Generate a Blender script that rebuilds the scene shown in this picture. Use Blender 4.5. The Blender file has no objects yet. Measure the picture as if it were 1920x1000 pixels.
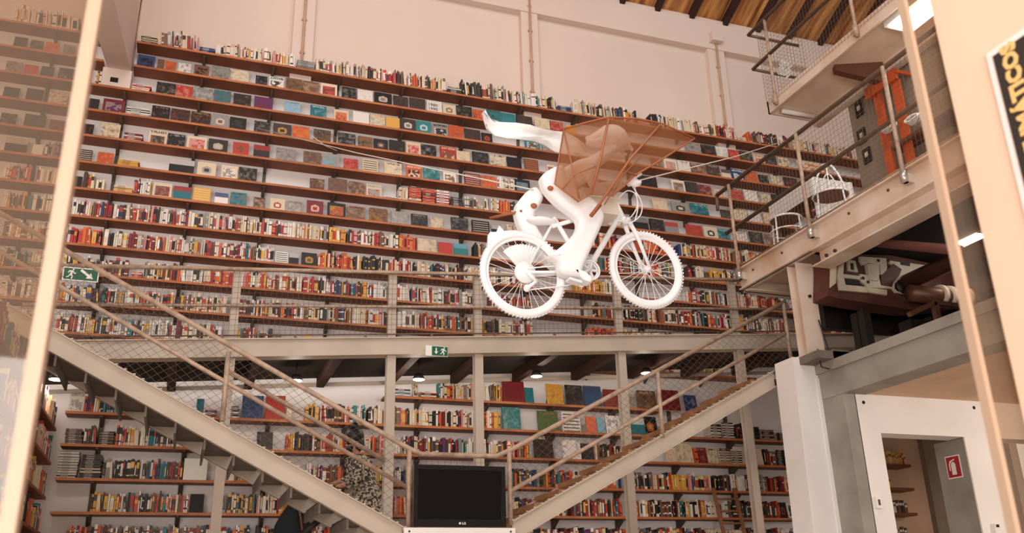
import bpy, bmesh, math, random
from mathutils import Vector, Matrix
random.seed(7)
SC = bpy.context.scene
COL = SC.collection
PI = math.pi
# ------------------------------------------------------------------ camera
# world: X runs along the long book wall, Y goes into it, Z is up, metres; floor at z = 0
F = 1695.0
PITCH, ROLL, AZ = math.radians(20.6), math.radians(-1.446), math.radians(20.088)
EYE = Vector((0, 0, 1.6))
def _axes():
    f = Vector((0, math.cos(PITCH), math.sin(PITCH)))
    u = Vector((0, -math.sin(PITCH), math.cos(PITCH)))
    x = Vector((1, 0, 0))
    rt = math.cos(ROLL)*x + math.sin(ROLL)*u
    up = -math.sin(ROLL)*x + math.cos(ROLL)*u
    R = Matrix.Rotation(-AZ, 3, 'Z')
    return R@rt, R@up, R@f
RT, UP, FW = _axes()
cam = bpy.data.cameras.new('camera')
cam.sensor_width = 36.0
cam.lens = F/1920*36
cam.clip_start = 0.05
cam.clip_end = 200
cam.dof.use_dof = True
cam.dof.focus_distance = 10.5
cam.dof.aperture_fstop = 3.6
co = bpy.data.objects.new('camera', cam)
COL.objects.link(co)
co.matrix_world = Matrix(((RT.x, UP.x, -FW.x, EYE.x), (RT.y, UP.y, -FW.y, EYE.y), (RT.z, UP.z, -FW.z, EYE.z), (0, 0, 0, 1)))
SC.camera = co
# ------------------------------------------------------------------ world and light
w = bpy.data.worlds.new('world'); SC.world = w; w.use_nodes = True
bg = w.node_tree.nodes['Background']
bg.inputs[0].default_value = (1.0, 0.96, 0.93, 1)
bg.inputs[1].default_value = .7
def area(name, loc, target, sx, sy, power, col):
    l = bpy.data.lights.new(name, 'AREA'); l.shape = 'RECTANGLE'; l.size = sx; l.size_y = sy
    l.energy = power; l.color = col
    o = bpy.data.objects.new(name, l); COL.objects.link(o); o.location = loc
    o.rotation_euler = (Vector(target)-Vector(loc)).to_track_quat('-Z', 'Y').to_euler()
    return o
area('skylight_front', (3.0, 2.5, 13.0), (4.0, 12.0, 6.5), 9.0, 3.0, 170, (1.0, 0.97, 0.945))
area('front_fill', (-0.5, -5.6, 2.0), (2.5, 10.0, 5.4), 9.0, 3.6, 820, (1.0, 0.965, 0.94))  # added low fill behind the camera, lifts soffits and niche; no window modelled
area('niche_fill', (9.8, 5.4, 3.6), (8.4, 8.0, 1.2), 1.2, 1.2, 55, (1.0, 0.90, 0.80))  # unseen warm light added to brighten the doorway wall
area('entrance_fill', (-5.5, -1.5, 5.0), (4.0, 6.0, 3.8), 5.0, 4.0, 230, (1.0, 0.95, 0.90))  # fill added at the left to brighten the peach panel and door edge
SC.view_settings.view_transform = 'Standard'
SC.view_settings.look = 'None'
SC.view_settings.gamma = 1.0
SC.view_settings.use_curve_mapping = False
SC.view_settings.exposure = 0.55
SC.render.film_transparent = False

# ------------------------------------------------------------------ sight-line helpers (measured points set down on real planes)
def ray(x, y):
    return RT*(x-960) - UP*(y-500) + FW*F
def PY(x, y, Y):
    d = ray(x, y); return EYE + d*(Y/d.y)
def PX(x, y, X):
    d = ray(x, y); return EYE + d*(X/d.x)
def PZ(x, y, Z):
    d = ray(x, y); return EYE + d*((Z-EYE.z)/d.z)
def proj(p):
    q = Vector(p)-EYE; z = q.dot(FW)
    return (q.dot(RT)/z*F+960, -q.dot(UP)/z*F+500, z)
def XA(px, z, Y=12.0):
    X = 0.0
    for _ in range(7):
        a = proj((X, Y, z))[0]; b = proj((X+.01, Y, z))[0]; X += (px-a)/((b-a)/.01)
    return X

# ------------------------------------------------------------------ materials
MATS = {}
def mat(name, col, rough=0.7, metal=0.0, var=0.0, vscale=3.0, bump=0.0, bscale=20.0, emit=None, estr=0, alpha=1.0, col2=None, trans=0.0, coat=0.0):
    m = bpy.data.materials.new(name); m.use_nodes = True
    nt = m.node_tree; p = nt.nodes['Principled BSDF']
    p.inputs['Base Color'].default_value = (*col, 1)
    p.inputs['Roughness'].default_value = rough
    p.inputs['Metallic'].default_value = metal
    p.inputs['Coat Weight'].default_value = coat
    if alpha < 1: p.inputs['Alpha'].default_value = alpha
    if trans: p.inputs['Transmission Weight'].default_value = trans
    if emit:
        p.inputs['Emission Color'].default_value = (*emit, 1); p.inputs['Emission Strength'].default_value = estr
    if var > 0 or col2:
        tc = nt.nodes.new('ShaderNodeTexCoord'); n = nt.nodes.new('ShaderNodeTexNoise')
        n.inputs['Scale'].default_value = vscale; n.inputs['Detail'].default_value = 6
        nt.links.new(tc.outputs['Object'], n.inputs['Vector'])
        mx = nt.nodes.new('ShaderNodeMix'); mx.data_type = 'RGBA'
        c2 = col2 if col2 else tuple(c*(1-var) for c in col)
        mx.inputs['A'].default_value = (*col, 1); mx.inputs['B'].default_value = (*c2, 1)
        rp = nt.nodes.new('ShaderNodeValToRGB')
        rp.color_ramp.elements[0].position = .42; rp.color_ramp.elements[1].position = .68
        nt.links.new(n.outputs['Fac'], rp.inputs['Fac']); nt.links.new(rp.outputs['Color'], mx.inputs['Factor'])
        nt.links.new(mx.outputs['Result'], p.inputs['Base Color'])
    if bump > 0:
        tc = nt.nodes.new('ShaderNodeTexCoord'); n = nt.nodes.new('ShaderNodeTexNoise')
        n.inputs['Scale'].default_value = bscale; n.inputs['Detail'].default_value = 5
        nt.links.new(tc.outputs['Object'], n.inputs['Vector'])
        b = nt.nodes.new('ShaderNodeBump'); b.inputs['Strength'].default_value = bump; b.inputs['Distance'].default_value = .02
        nt.links.new(n.outputs['Fac'], b.inputs['Height']); nt.links.new(b.outputs['Normal'], p.inputs['Normal'])
    MATS[name] = m
    return m
def S(r, g, b):   # sRGB 0..255 -> linear
    return tuple(((c/255)/12.92 if c/255 <= .04045 else (((c/255)+.055)/1.055)**2.4) for c in (r, g, b))
mat('wall_cream', S(230, 210, 198), .9, var=.06, vscale=.5, bump=.15, bscale=6)
mat('wall_white', S(240, 233, 230), .9, var=.07, vscale=.9, bump=.15, bscale=6)
mat('front_wall', S(196, 180, 166), .9)
mat('wood_shelf_shaded', S(136, 74, 42), .6, var=.35, vscale=2.2)  # board brown darkened to carry the shade under the shelves
mat('wood_edge_lit', S(196, 116, 66), .55, var=.35, vscale=3.0)  # same wood coloured lighter, painting in the light on the front edges
mat('steel_dark', S(98, 86, 76), .6, .3, var=.3)
mat('beam_paint', S(196, 180, 163), .6, var=.14, vscale=2.5, bump=.08)
mat('beam_rust', S(226, 206, 190), .65, vscale=1.6, col2=S(204, 170, 142))
mat('rail_paint', S(188, 160, 138), .5, .1, var=.35, vscale=14)
mat('rail_dark', S(120, 98, 80), .5, .3, var=.35, vscale=12)
mat('wire', S(118, 100, 84), .6, .4)
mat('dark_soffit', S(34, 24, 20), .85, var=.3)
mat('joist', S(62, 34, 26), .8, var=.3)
mat('soffit_brown', S(232, 208, 184), .8, var=.2, vscale=1.5)
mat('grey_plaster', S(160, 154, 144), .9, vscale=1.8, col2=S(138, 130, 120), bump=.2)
mat('white_plaster', S(242, 237, 232), .9, var=.08, vscale=1.2, bump=.25, bscale=9)
mat('peach_plaster', S(216, 184, 156), .9, var=.15, vscale=1.4, bump=.2)
mat('concrete', S(120, 110, 100), .9, var=.3, bump=.3)
mat('white_bike', S(248, 248, 250), .6)
mat('white_figure', S(250, 250, 252), .95)
mat('white_fab', S(250, 250, 250), .9)
mat('tread_wood', S(168, 118, 74), .7, var=.35, vscale=5)
mat('black_plastic', (.006, .007, .009), .12, coat=.5)
mat('screen', (.006, .007, .008), .12)
MATS['screen'].node_tree.nodes['Principled BSDF'].inputs['Specular IOR Level'].default_value = .25
mat('black_cloth', (.006, .009, .011), .9)
mat('floor_wood', S(206, 186, 168), .6, var=.2)
mat('glow', (1, 1, 1), .5, emit=(1, .93, .84), estr=9)
mat('glow_tube', (1, 1, 1), .5, emit=(1, .97, .92), estr=7)
mat('lamp_body', S(60, 54, 50), .5, .3)
mat('sign_green', S(22, 92, 62), .45)
mat('sign_red', S(172, 30, 36), .5)
mat('sign_white', S(238, 236, 228), .5)
mat('orange_paint', S(198, 84, 36), .5, var=.3, vscale=4)
mat('machine_grey', S(146, 130, 112), .6, var=.2)
mat('machine_red', S(92, 48, 36), .6, var=.4)
mat('machine_cream', S(214, 198, 172), .55, var=.3, vscale=3)
mat('machine_brown', S(110, 72, 54), .45, .3, var=.3)
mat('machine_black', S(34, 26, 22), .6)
mat('chrome', S(200, 196, 190), .3, .8)
mat('cable_white', S(220, 208, 196), .6)
mat('skin', S(176, 124, 98), .6)
mat('hair', (.008, .007, .007), .5)
mat('cable_black', (.01, .01, .01), .6)
mat('panel_peach', S(228, 196, 170), .85, var=.05, vscale=2)
mat('frame_edge', S(182, 154, 130), .5)
mat('poster_black', S(44, 34, 28), .6, var=.3, vscale=3)
mat('poster_edge', S(236, 222, 218), .6)
mat('gold_letter', S(232, 188, 120), .5)
mat('pipe_paint', S(206, 168, 140), .6, var=.2)
mat('ladder_wood', S(150, 100, 62), .6, var=.3)
mat('pale_box', S(226, 214, 200), .8)
mat('cloth_white', S(224, 218, 212), .9)
mat('black_hole', (.01, .01, .01), .9)
mat('rod_wood', S(176, 104, 62), .6, var=.2)
def dress_mat():
    m = mat('dress', S(176, 160, 140), .9)
    nt = m.node_tree; p = nt.nodes['Principled BSDF']
    tc = nt.nodes.new('ShaderNodeTexCoord'); v = nt.nodes.new('ShaderNodeTexNoise'); v.inputs['Scale'].default_value = 34; v.inputs['Detail'].default_value = 3
    r = nt.nodes.new('ShaderNodeValToRGB'); r.color_ramp.elements[0].position = .47; r.color_ramp.elements[1].position = .55
    r.color_ramp.elements[0].color = (*S(48, 42, 40), 1); r.color_ramp.elements[1].color = (*S(190, 172, 150), 1)
    nt.links.new(tc.outputs['Object'], v.inputs['Vector']); nt.links.new(v.outputs['Fac'], r.inputs['Fac']); nt.links.new(r.outputs['Color'], p.inputs['Base Color'])
dress_mat()
def membrane():
    m = bpy.data.materials.new('wing_fabric'); m.use_nodes = True; nt = m.node_tree
    for n in list(nt.nodes): nt.nodes.remove(n)
    out = nt.nodes.new('ShaderNodeOutputMaterial'); d = nt.nodes.new('ShaderNodeBsdfDiffuse'); t = nt.nodes.new('ShaderNodeBsdfTranslucent'); tr = nt.nodes.new('ShaderNodeBsdfTransparent')
    d.inputs[0].default_value = (*S(170, 116, 80), 1); t.inputs[0].default_value = (*S(170, 112, 72), 1); tr.inputs[0].default_value = (.90, .76, .66, 1)
    a = nt.nodes.new('ShaderNodeMixShader'); a.inputs[0].default_value = .35; b = nt.nodes.new('ShaderNodeMixShader'); b.inputs[0].default_value = .37
    nt.links.new(d.outputs[0], a.inputs[1]); nt.links.new(t.outputs[0], a.inputs[2]); nt.links.new(a.outputs[0], b.inputs[1]); nt.links.new(tr.outputs[0], b.inputs[2]); nt.links.new(b.outputs[0], out.inputs[0])
    MATS['wing_fabric'] = m
membrane()
def glassmat():
    m = bpy.data.materials.new('door_glass'); m.use_nodes = True; nt = m.node_tree
    for n in list(nt.nodes): nt.nodes.remove(n)
    out = nt.nodes.new('ShaderNodeOutputMaterial'); g = nt.nodes.new('ShaderNodeBsdfGlossy'); g.inputs['Roughness'].default_value = .03; tr = nt.nodes.new('ShaderNodeBsdfTransparent'); tr.inputs[0].default_value = (.76, .67, .58, 1)
    d = nt.nodes.new('ShaderNodeBsdfDiffuse'); d.inputs[0].default_value = (.62, .5, .4, 1)
    a = nt.nodes.new('ShaderNodeMixShader'); a.inputs[0].default_value = .035; b = nt.nodes.new('ShaderNodeMixShader'); b.inputs[0].default_value = .07
    nt.links.new(tr.outputs[0], a.inputs[1]); nt.links.new(g.outputs[0], a.inputs[2]); nt.links.new(a.outputs[0], b.inputs[1]); nt.links.new(d.outputs[0], b.inputs[2]); nt.links.new(b.outputs[0], out.inputs[0])
    MATS['door_glass'] = m
glassmat()
def roofmat():
    m = mat('roof_wood', S(120, 76, 44), .7)
    nt = m.node_tree; p = nt.nodes['Principled BSDF']
    tc = nt.nodes.new('ShaderNodeTexCoord'); mp = nt.nodes.new('ShaderNodeMapping'); mp.inputs['Scale'].default_value = (3.5, .35, .35)
    n = nt.nodes.new('ShaderNodeTexNoise'); n.inputs['Scale'].default_value = 3; n.inputs['Detail'].default_value = 6
    r = nt.nodes.new('ShaderNodeValToRGB'); r.color_ramp.elements[0].position = .35; r.color_ramp.elements[1].position = .7
    r.color_ramp.elements[0].color = (*S(150, 92, 48), 1); r.color_ramp.elements[1].color = (*S(236, 172, 104), 1)
    nt.links.new(tc.outputs['Object'], mp.inputs[0]); nt.links.new(mp.outputs[0], n.inputs['Vector']); nt.links.new(n.outputs['Fac'], r.inputs['Fac']); nt.links.new(r.outputs['Color'], p.inputs['Base Color'])
roofmat()
def colmat(name, rough):
    m = bpy.data.materials.new(name); m.use_nodes = True; nt = m.node_tree; p = nt.nodes['Principled BSDF']
    a = nt.nodes.new('ShaderNodeVertexColor'); a.layer_name = 'Col'
    nt.links.new(a.outputs['Color'], p.inputs['Base Color']); p.inputs['Roughness'].default_value = rough
    MATS[name] = m
colmat('printed', .5)

# ------------------------------------------------------------------ mesh builder
class MB:
    def __init__(s): s.v = []; s.f = []; s.m = []; s.c = []; s.mats = []; s.smooth = []
    def mi(s, m):
        if m not in s.mats: s.mats.append(m)
        return s.mats.index(m)
    def quad(s, pts, m='printed', col=(1, 1, 1), sm=False):
        n = len(s.v); s.v += [tuple(p) for p in pts]; s.f.append(tuple(range(n, n+len(pts)))); s.m.append(s.mi(m)); s.c.append(col); s.smooth.append(sm)
    def mesh(s, vs, fs, m, col=(1, 1, 1), sm=False):
        n = len(s.v); s.v += [tuple(p) for p in vs]; k = s.mi(m)
        for f in fs: s.f.append(tuple(i+n for i in f)); s.m.append(k); s.c.append(col); s.smooth.append(sm)
    def hexa(s, p, m, col=(1, 1, 1)):   # p: 8 points, bottom loop then top loop
        s.mesh(p, [(0, 3, 2, 1), (4, 5, 6, 7), (0, 1, 5, 4), (1, 2, 6, 5), (2, 3, 7, 6), (3, 0, 4, 7)], m, col)
    def box(s, a, b, m, col=(1, 1, 1)):
        x0, x1 = sorted((a[0], b[0])); y0, y1 = sorted((a[1], b[1])); z0, z1 = sorted((a[2], b[2]))
        s.hexa([(x0, y0, z0), (x1, y0, z0), (x1, y1, z0), (x0, y1, z0), (x0, y0, z1), (x1, y0, z1), (x1, y1, z1), (x0, y1, z1)], m, col)
    def obox(s, O, ax, ay, az, m, col=(1, 1, 1)):
        O, ax, ay, az = map(Vector, (O, ax, ay, az))
        s.hexa([O, O+ax, O+ax+ay, O+ay, O+az, O+ax+az, O+ax+ay+az, O+ay+az], m, col)
    def bar(s, a, b, w, h, m, up=(0, 0, 1)):
        a, b, up = Vector(a), Vector(b), Vector(up); d = (b-a); n = d.normalized(); sd = n.cross(up)
        if sd.length < 1e-4: sd = n.cross(Vector((0, 1, 0)))
        sd.normalize(); u = sd.cross(n)
        s.obox(a-sd*w/2-u*h/2, sd*w, u*h, d, m)
    def tube(s, pts, r, m, n=10, closed=False, cap=True):
        pts = [Vector(p) for p in pts]; N = len(pts); rs = r if isinstance(r, (list, tuple)) else [r]*N
        vs = []; ref = None
        for i, p in enumerate(pts):
            if closed: t = (pts[(i+1) % N]-pts[i-1])
            else: t = pts[min(i+1, N-1)]-pts[max(i-1, 0)]
            t.normalize()
            if ref is None: ref = Vector((0, 0, 1)) if abs(t.z) < .9 else Vector((1, 0, 0))
            e1 = t.cross(ref).normalized(); e2 = e1.cross(t).normalized(); ref = e2
            for k in range(n):
                a = 2*PI*k/n; vs.append(p+e1*math.cos(a)*rs[i]+e2*math.sin(a)*rs[i])
        fs = []
        for i in range(N if closed else N-1):
            j = (i+1) % N
            for k in range(n): fs.append((i*n+k, i*n+(k+1) % n, j*n+(k+1) % n, j*n+k))
        if cap and not closed: fs.append(tuple(range(n))[::-1]); fs.append(tuple((N-1)*n+k for k in range(n)))
        s.mesh(vs, fs, m, sm=True)
    def ball(s, c, r, m, sx=1, sy=1, sz=1, n=12):
        c = Vector(c); vs = []; fs = []
        for i in range(n//2+1):
            t = PI*i/(n//2)
            for k in range(n):
                a = 2*PI*k/n; vs.append(c+Vector((sx*math.sin(t)*math.cos(a), sy*math.sin(t)*math.sin(a), sz*math.cos(t)))*r)
        for i in range(n//2):
            for k in range(n): fs.append((i*n+k, (i+1)*n+k, (i+1)*n+(k+1) % n, i*n+(k+1) % n))
        s.mesh(vs, fs, m, sm=True)
    def prism(s, poly, off, m, col=(1, 1, 1)):   # poly: 3D loop, off: extrusion vector
        off = Vector(off); P0 = [Vector(p) for p in poly]; n = len(P0); P1 = [p+off for p in P0]
        s.mesh(P0+P1, [tuple(range(n)), tuple(range(2*n-1, n-1, -1))]+[(i, i+n, (i+1) % n+n, (i+1) % n) for i in range(n)], m, col)
    def wire(s, a, b, r, m='wire'):
        s.tube([a, b], r, m, n=4, cap=False)
    def obj(s, name, parent=None, origin=None, smooth_angle=None):
        if origin is None:
            if parent is not None: origin = worldloc(parent)
            else:
                xs = [p[0] for p in s.v]; ys = [p[1] for p in s.v]; zs = [p[2] for p in s.v]
                origin = Vector(((min(xs)+max(xs))/2, (min(ys)+max(ys))/2, min(zs)))
        origin = Vector(origin)
        me = bpy.data.meshes.new(name)
        me.from_pydata([tuple(Vector(p)-origin) for p in s.v], [], s.f)
        for mm in s.mats: me.materials.append(MATS[mm])
        me.polygons.foreach_set('material_index', s.m)
        me.polygons.foreach_set('use_smooth', s.smooth)
        if 'printed' in s.mats:
            ca = me.color_attributes.new('Col', 'FLOAT_COLOR', 'CORNER')
            buf = []
            for p, c in zip(me.polygons, s.c): buf += list((*c, 1))*p.loop_total
            ca.data.foreach_set('color', buf)
        me.update()
        o = bpy.data.objects.new(name, me); COL.objects.link(o)
        if parent is not None:
            o.parent = parent; o.location = origin-worldloc(parent)
        else: o.location = origin
        return o
_wl = {}
def worldloc(o):
    p = Vector(o.location)
    while o.parent is not None: o = o.parent; p += Vector(o.location)
    return p
LABELS = {}
def tag(o, label=None, cat=None, group=None, kind=None):
    if label: o['label'] = label
    if cat: o['category'] = cat
    if group: o['group'] = group
    if kind: o['kind'] = kind
    return o
def thing(name, loc, label, cat, group=None):
    o = bpy.data.objects.new(name, None); COL.objects.link(o); o.location = loc; o.empty_display_size = .1
    return tag(o, label, cat, group)
def struct(mb, name): return tag(mb.obj(name), kind='structure')
def text_mesh(mb, txt, O, ax, ay, size, m, extrude=.002, bold=.02):
    c = bpy.data.curves.new('t', 'FONT'); c.body = txt; c.size = size; c.extrude = extrude; c.align_x = 'LEFT'; c.resolution_u = 2; c.offset = size*bold
    t = bpy.data.objects.new('t', c); me = bpy.data.meshes.new_from_object(t)
    O, ax, ay = Vector(O), Vector(ax), Vector(ay); az = ax.cross(ay)
    mb.mesh([O+ax*v.co.x+ay*v.co.y+az*v.co.z for v in me.vertices], [tuple(p.vertices) for p in me.polygons], m)
    bpy.data.objects.remove(t); bpy.data.curves.remove(c); bpy.data.meshes.remove(me)
def slab_from_outline(mb, pts, Y, thick, bevel, m):   # pts: list of (X,Z); a rounded solid of real thickness
    c = bpy.data.curves.new('o', 'CURVE'); c.dimensions = '2D'; c.fill_mode = 'BOTH'; c.extrude = max(thick/2-bevel, .001); c.bevel_depth = bevel; c.bevel_resolution = 3; c.offset = -bevel
    sp = c.splines.new('POLY'); sp.points.add(len(pts)-1)
    for q, p in zip(sp.points, pts): q.co = (p[0], p[1], 0, 1)
    sp.use_cyclic_u = True
    t = bpy.data.objects.new('o', c); me = bpy.data.meshes.new_from_object(t)
    mb.mesh([Vector((v.co.x, Y-v.co.z, v.co.y)) for v in me.vertices], [tuple(p.vertices) for p in me.polygons], m, sm=False)
    bpy.data.objects.remove(t); bpy.data.curves.remove(c); bpy.data.meshes.remove(me)
def smooth_closed(pts, k=4):   # Catmull-Rom through closed outline
    out = []; n = len(pts)
    for i in range(n):
        p0, p1, p2, p3 = (Vector(pts[(i+j-1) % n]) for j in range(4))
        for s_ in range(k):
            t = s_/k
            out.append(tuple(.5*((2*p1)+(p2-p0)*t+(2*p0-5*p1+4*p2-p3)*t*t+(3*p1-p0-3*p2+p3)*t**3)))
    return out
def skin_mesh(mb, verts, edges, m, level=2, root=0):   # one continuous tapering surface grown over a skeleton
    me = bpy.data.meshes.new('s'); me.from_pydata([v[:3] for v in verts], edges, [])
    o = bpy.data.objects.new('s', me); COL.objects.link(o)
    md = o.modifiers.new('k', 'SKIN'); md.use_smooth_shade = True
    sd = o.modifiers.new('d', 'SUBSURF'); sd.levels = level; sd.render_levels = level
    for i, v in enumerate(verts):
        sv = me.skin_vertices[0].data[i]; sv.radius = (v[3], v[4] if len(v) > 4 else v[3]); sv.use_root = (i == root)
    dg = bpy.context.evaluated_depsgraph_get(); dg.update()
    ev = o.evaluated_get(dg); em = bpy.data.meshes.new_from_object(ev)
    mb.mesh([tuple(v.co) for v in em.vertices], [tuple(p.vertices) for p in em.polygons], m, sm=True)
    bpy.data.objects.remove(o); bpy.data.meshes.remove(me); bpy.data.meshes.remove(em)

# ================================================================== THE SETTING
YW = 12.27     # surface of the long wall
Z1 = 9.256; DZ = .3936
def zs(k): return Z1-DZ*(k-1)
zb = 11.20
m = MB()
m.quad([(-6, YW, 9.3), (14, YW, 9.3), (14, YW, 11.85), (-6, YW, 11.85)], 'wall_cream')
m.quad([(-6, YW, 0), (14, YW, 0), (14, YW, 9.3), (-6, YW, 9.3)], 'wall_white')
m.box((-6, YW+.001, 0), (14, YW+.3, 11.85), 'wall_cream')
struct(m, 'wall_back')
m = MB(); m.box((-6, YW-.14, zb), (14, YW, 11.86), 'wall_cream')
m.box((-6, YW-.06, 9.3), (-5.9, YW, 9.4), 'wall_cream'); struct(m, 'trim_1')
pil = []
for i, (x0, x1) in enumerate([(XA(553, 10.4, 12.1), XA(592, 10.4, 12.1)), (XA(979, 11, 12.1), XA(1010, 11, 12.1)), (XA(1331, 11, 12.1), XA(1362, 11, 12.1))]):
    m = MB(); m.box((x0, YW-.12, 9.0), (x1, YW, zb+.02), 'wall_cream'); struct(m, 'trim_%d' % (i+2)); pil.append(.5*(x0+x1))
m = MB(); m.box((-8, -6, -.15), (16, 12.6, 0), 'floor_wood'); struct(m, 'floor')
m = MB(); m.box((-8, -6.2, 0), (16, -6, 13), 'front_wall'); struct(m, 'wall_front')
m = MB(); m.box((-8.2, -6, 0), (-8, 12.5, 12), 'front_wall'); struct(m, 'wall_far_left')
m = MB(); m.box((16, -6, 0), (16.2, 12.5, 12), 'front_wall'); struct(m, 'wall_far_right')
# pitched roof rising toward the entrance, with ribs
ta = math.tan(math.radians(24))
def roofz(y): return 11.78+(12.4-y)*ta
m = MB()
xs = [4.5+i*.11 for i in range(110)]
for i in range(len(xs)-1):
    a = .0 if i % 3 else .05; b = .0 if (i+1) % 3 else .05
    m.quad([(xs[i], 12.5, roofz(12.5)+a), (xs[i+1], 12.5, roofz(12.5)+b), (xs[i+1], 5.0, roofz(5)+b), (xs[i], 5.0, roofz(5)+a)], 'roof_wood')
m.hexa([(-6, 5, roofz(5)+.12), (17, 5, roofz(5)+.12), (17, 12.6, roofz(12.6)+.12), (-6, 12.6, roofz(12.6)+.12), (-6, 5, roofz(5)+.2), (17, 5, roofz(5)+.2), (17, 12.6, roofz(12.6)+.2), (-6, 12.6, roofz(12.6)+.2)], 'roof_wood')
struct(m, 'ceiling')
for i in range(15):
    x = 5.2+i*.72
    m = MB()
    m.hexa([(x, 5, roofz(5)-.12), (x+.1, 5, roofz(5)-.12), (x+.1, 12.27, roofz(12.27)-.12), (x, 12.27, roofz(12.27)-.12), (x, 5, roofz(5)+.03), (x+.1, 5, roofz(5)+.03), (x+.1, 12.27, roofz(12.27)+.03), (x, 12.27, roofz(12.27)+.03)], 'joist')
    struct(m, 'trim_%d' % (10+i))
# haunched concrete rib on the left of the wall
m = MB()
A0 = PY(245, 133, 12.0); A1 = PX(214, 0, A0.x); xl = PY(200, 133, 12.0).x
m.box((xl-.05, 12.0, 8.471), (A0.x+.02, YW-.001, A0.z+.0), 'wall_cream')
m.hexa([(xl, A1.y, A1.z), (A0.x, A1.y, A1.z), (A0.x, 12.0, A0.z), (xl, 12.0, A0.z), (xl, A1.y, 11.3), (A0.x, A1.y, 11.3), (A0.x, YW, 11.8), (xl, YW, 11.8)], 'wall_cream')
m.hexa([(xl, 12.0, A0.z), (A0.x, 12.0, A0.z), (A0.x, YW-.001, A0.z), (xl, YW-.001, A0.z), (xl, 12.0, 11.5), (A0.x, 12.0, 11.5), (A0.x, YW-.001, 11.5), (xl, YW-.001, 11.5)], 'wall_cream')
q = PY(214, 150, 12.0); m.box((q.x-.05, 11.99, q.z-.035), (q.x+.05, 12.01, q.z+.035), 'black_hole')
struct(m, 'trim_5')
# three rusty downpipes on the wall
for i, (X, nm) in enumerate(zip(pil, ['leftmost of the three rusty pipes on the upper wall', 'rusty pipe on the middle pilaster behind the kite wing', 'rusty pipe with a junction box on the right pilaster'])):
    th = thing('wall_pipe', (X, YW-.15, 9.3), nm, 'pipe', 'pipes on the upper wall pilasters')
    m = MB(); m.tube([(X, YW-.155, 9.3), (X, YW-.155, 11.55)], .02, 'pipe_paint', 8); m.obj('pipe', th)
    m = MB()
    for z in (9.6, 10.2, 10.8, 11.3): m.box((X-.04, YW-.15, z), (X+.04, YW-.12, z+.03), 'pipe_paint')
    m.obj('clip', th)
    if i == 2: m = MB(); m.box((X-.13, YW-.26, 11.32), (X+.10, YW-.14, 11.50), 'wall_cream'); m.obj('junction_box', th)

# ------------------------------------------------------------------ right portal: white pillar, grey beam, niche with doorway
m = MB()
pL = [PY(1469, 672, 8.6), PY(1507, 1000, 8.6)]
m.hexa([(6.43, 8.45, -0), (6.80, 8.45, 0), (6.80, 8.8, 0), (6.43, 8.8, 0), (6.51, 8.45, 4.22), (6.83, 8.45, 4.22), (6.83, 8.8, 4.22), (6.51, 8.8, 4.22)], 'white_plaster')
m.box((6.79, 8.44, 0), (6.835, 8.52, 3.98), 'white_plaster')
struct(m, 'wall_pillar')
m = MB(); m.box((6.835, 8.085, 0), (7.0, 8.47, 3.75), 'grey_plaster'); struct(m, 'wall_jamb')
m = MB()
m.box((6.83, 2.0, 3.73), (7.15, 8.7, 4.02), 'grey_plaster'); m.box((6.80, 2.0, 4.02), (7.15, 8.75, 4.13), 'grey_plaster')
struct(m, 'wall_beam')
m = MB(); Yd = 8.085; xa, xb, zd = 7.27, 8.455, 3.305
m.box((6.99, Yd, 0), (xa, Yd+.25, 3.74), 'white_plaster'); m.box((xa, Yd, zd), (xb, Yd+.25, 3.74), 'white_plaster')
m.box((xb, Yd, 0), (8.97, Yd+.02, 3.74), 'white_plaster'); m.box((8.97, Yd, zd), (12, Yd+.25, 3.74), 'white_plaster')
struct(m, 'wall_right')
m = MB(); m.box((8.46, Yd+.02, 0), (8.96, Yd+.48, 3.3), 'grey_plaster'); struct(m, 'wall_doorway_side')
m = MB(); m.box((7.0, 2.0, 3.735), (12, Yd+.1, 3.9), 'peach_plaster')
struct(m, 'ceiling_niche')
m = MB(); m.prism([(7.2, 8.34, 3.95), (12, 8.34, 3.95), (12, 11.2, 3.95), (9.4, 11.2, 3.95)], (0, 0, .08), 'concrete'); struct(m, 'ceiling_passage')
m = MB(); m.box((9.4, 11.2, 0), (10.75, 11.35, 4.0), 'peach_plaster'); struct(m, 'wall_passage_back')
m = MB(); m.box((10.75, 11.1, 0), (12.5, 11.35, 4.0), 'machine_grey'); struct(m, 'wall_passage_side')
m = MB(); m.box((6.6, 8.1, 4.13), (7.05, 8.75, 4.22), 'concrete'); m.box((6.8, 8.1, 4.13), (7.05, 8.15, 4.24), 'concrete'); struct(m, 'trim_6')
for nm, q in (('left of the two round holes in the niche wall', (1619, 755)), ('right of the two round holes in the niche wall', (1826, 765))):
    c = PY(*q, Yd); m = MB(); m.tube([(c.x, Yd-.004, c.z), (c.x, Yd+.01, c.z)], .02, 'black_hole', 12); tag(m.obj('wall_socket_hole'), nm, 'hole', 'holes in the niche wall')
# white switch
c = PY(1645, 943, Yd); th = thing('light_switch', (c.x, Yd, c.z-.05), 'white light switch on the white wall beside the doorway', 'switch')
m = MB(); m.box((c.x-.04, Yd-.03, c.z-.06), (c.x+.04, Yd, c.z+.06), 'sign_white'); m.obj('switch_box', th)
m = MB(); m.box((c.x-.012, Yd-.036, c.z-.03), (c.x+.012, Yd-.03, c.z+.03), 'lamp_body'); m.obj('rocker', th)
c = PY(1868, 990, Yd); m = MB(); m.box((c.x-.07, Yd-.05, c.z-.12), (c.x+.07, Yd, c.z+.04), 'sign_white'); m.box((c.x-.05, Yd-.055, c.z), (c.x-.01, Yd-.05, c.z+.03), 'black_hole')
tag(m.obj('wall_dispenser'), 'white wall box at the bottom edge right of the doorway', 'box')
# passage shelves with books seen through the doorway are filled below

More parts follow.
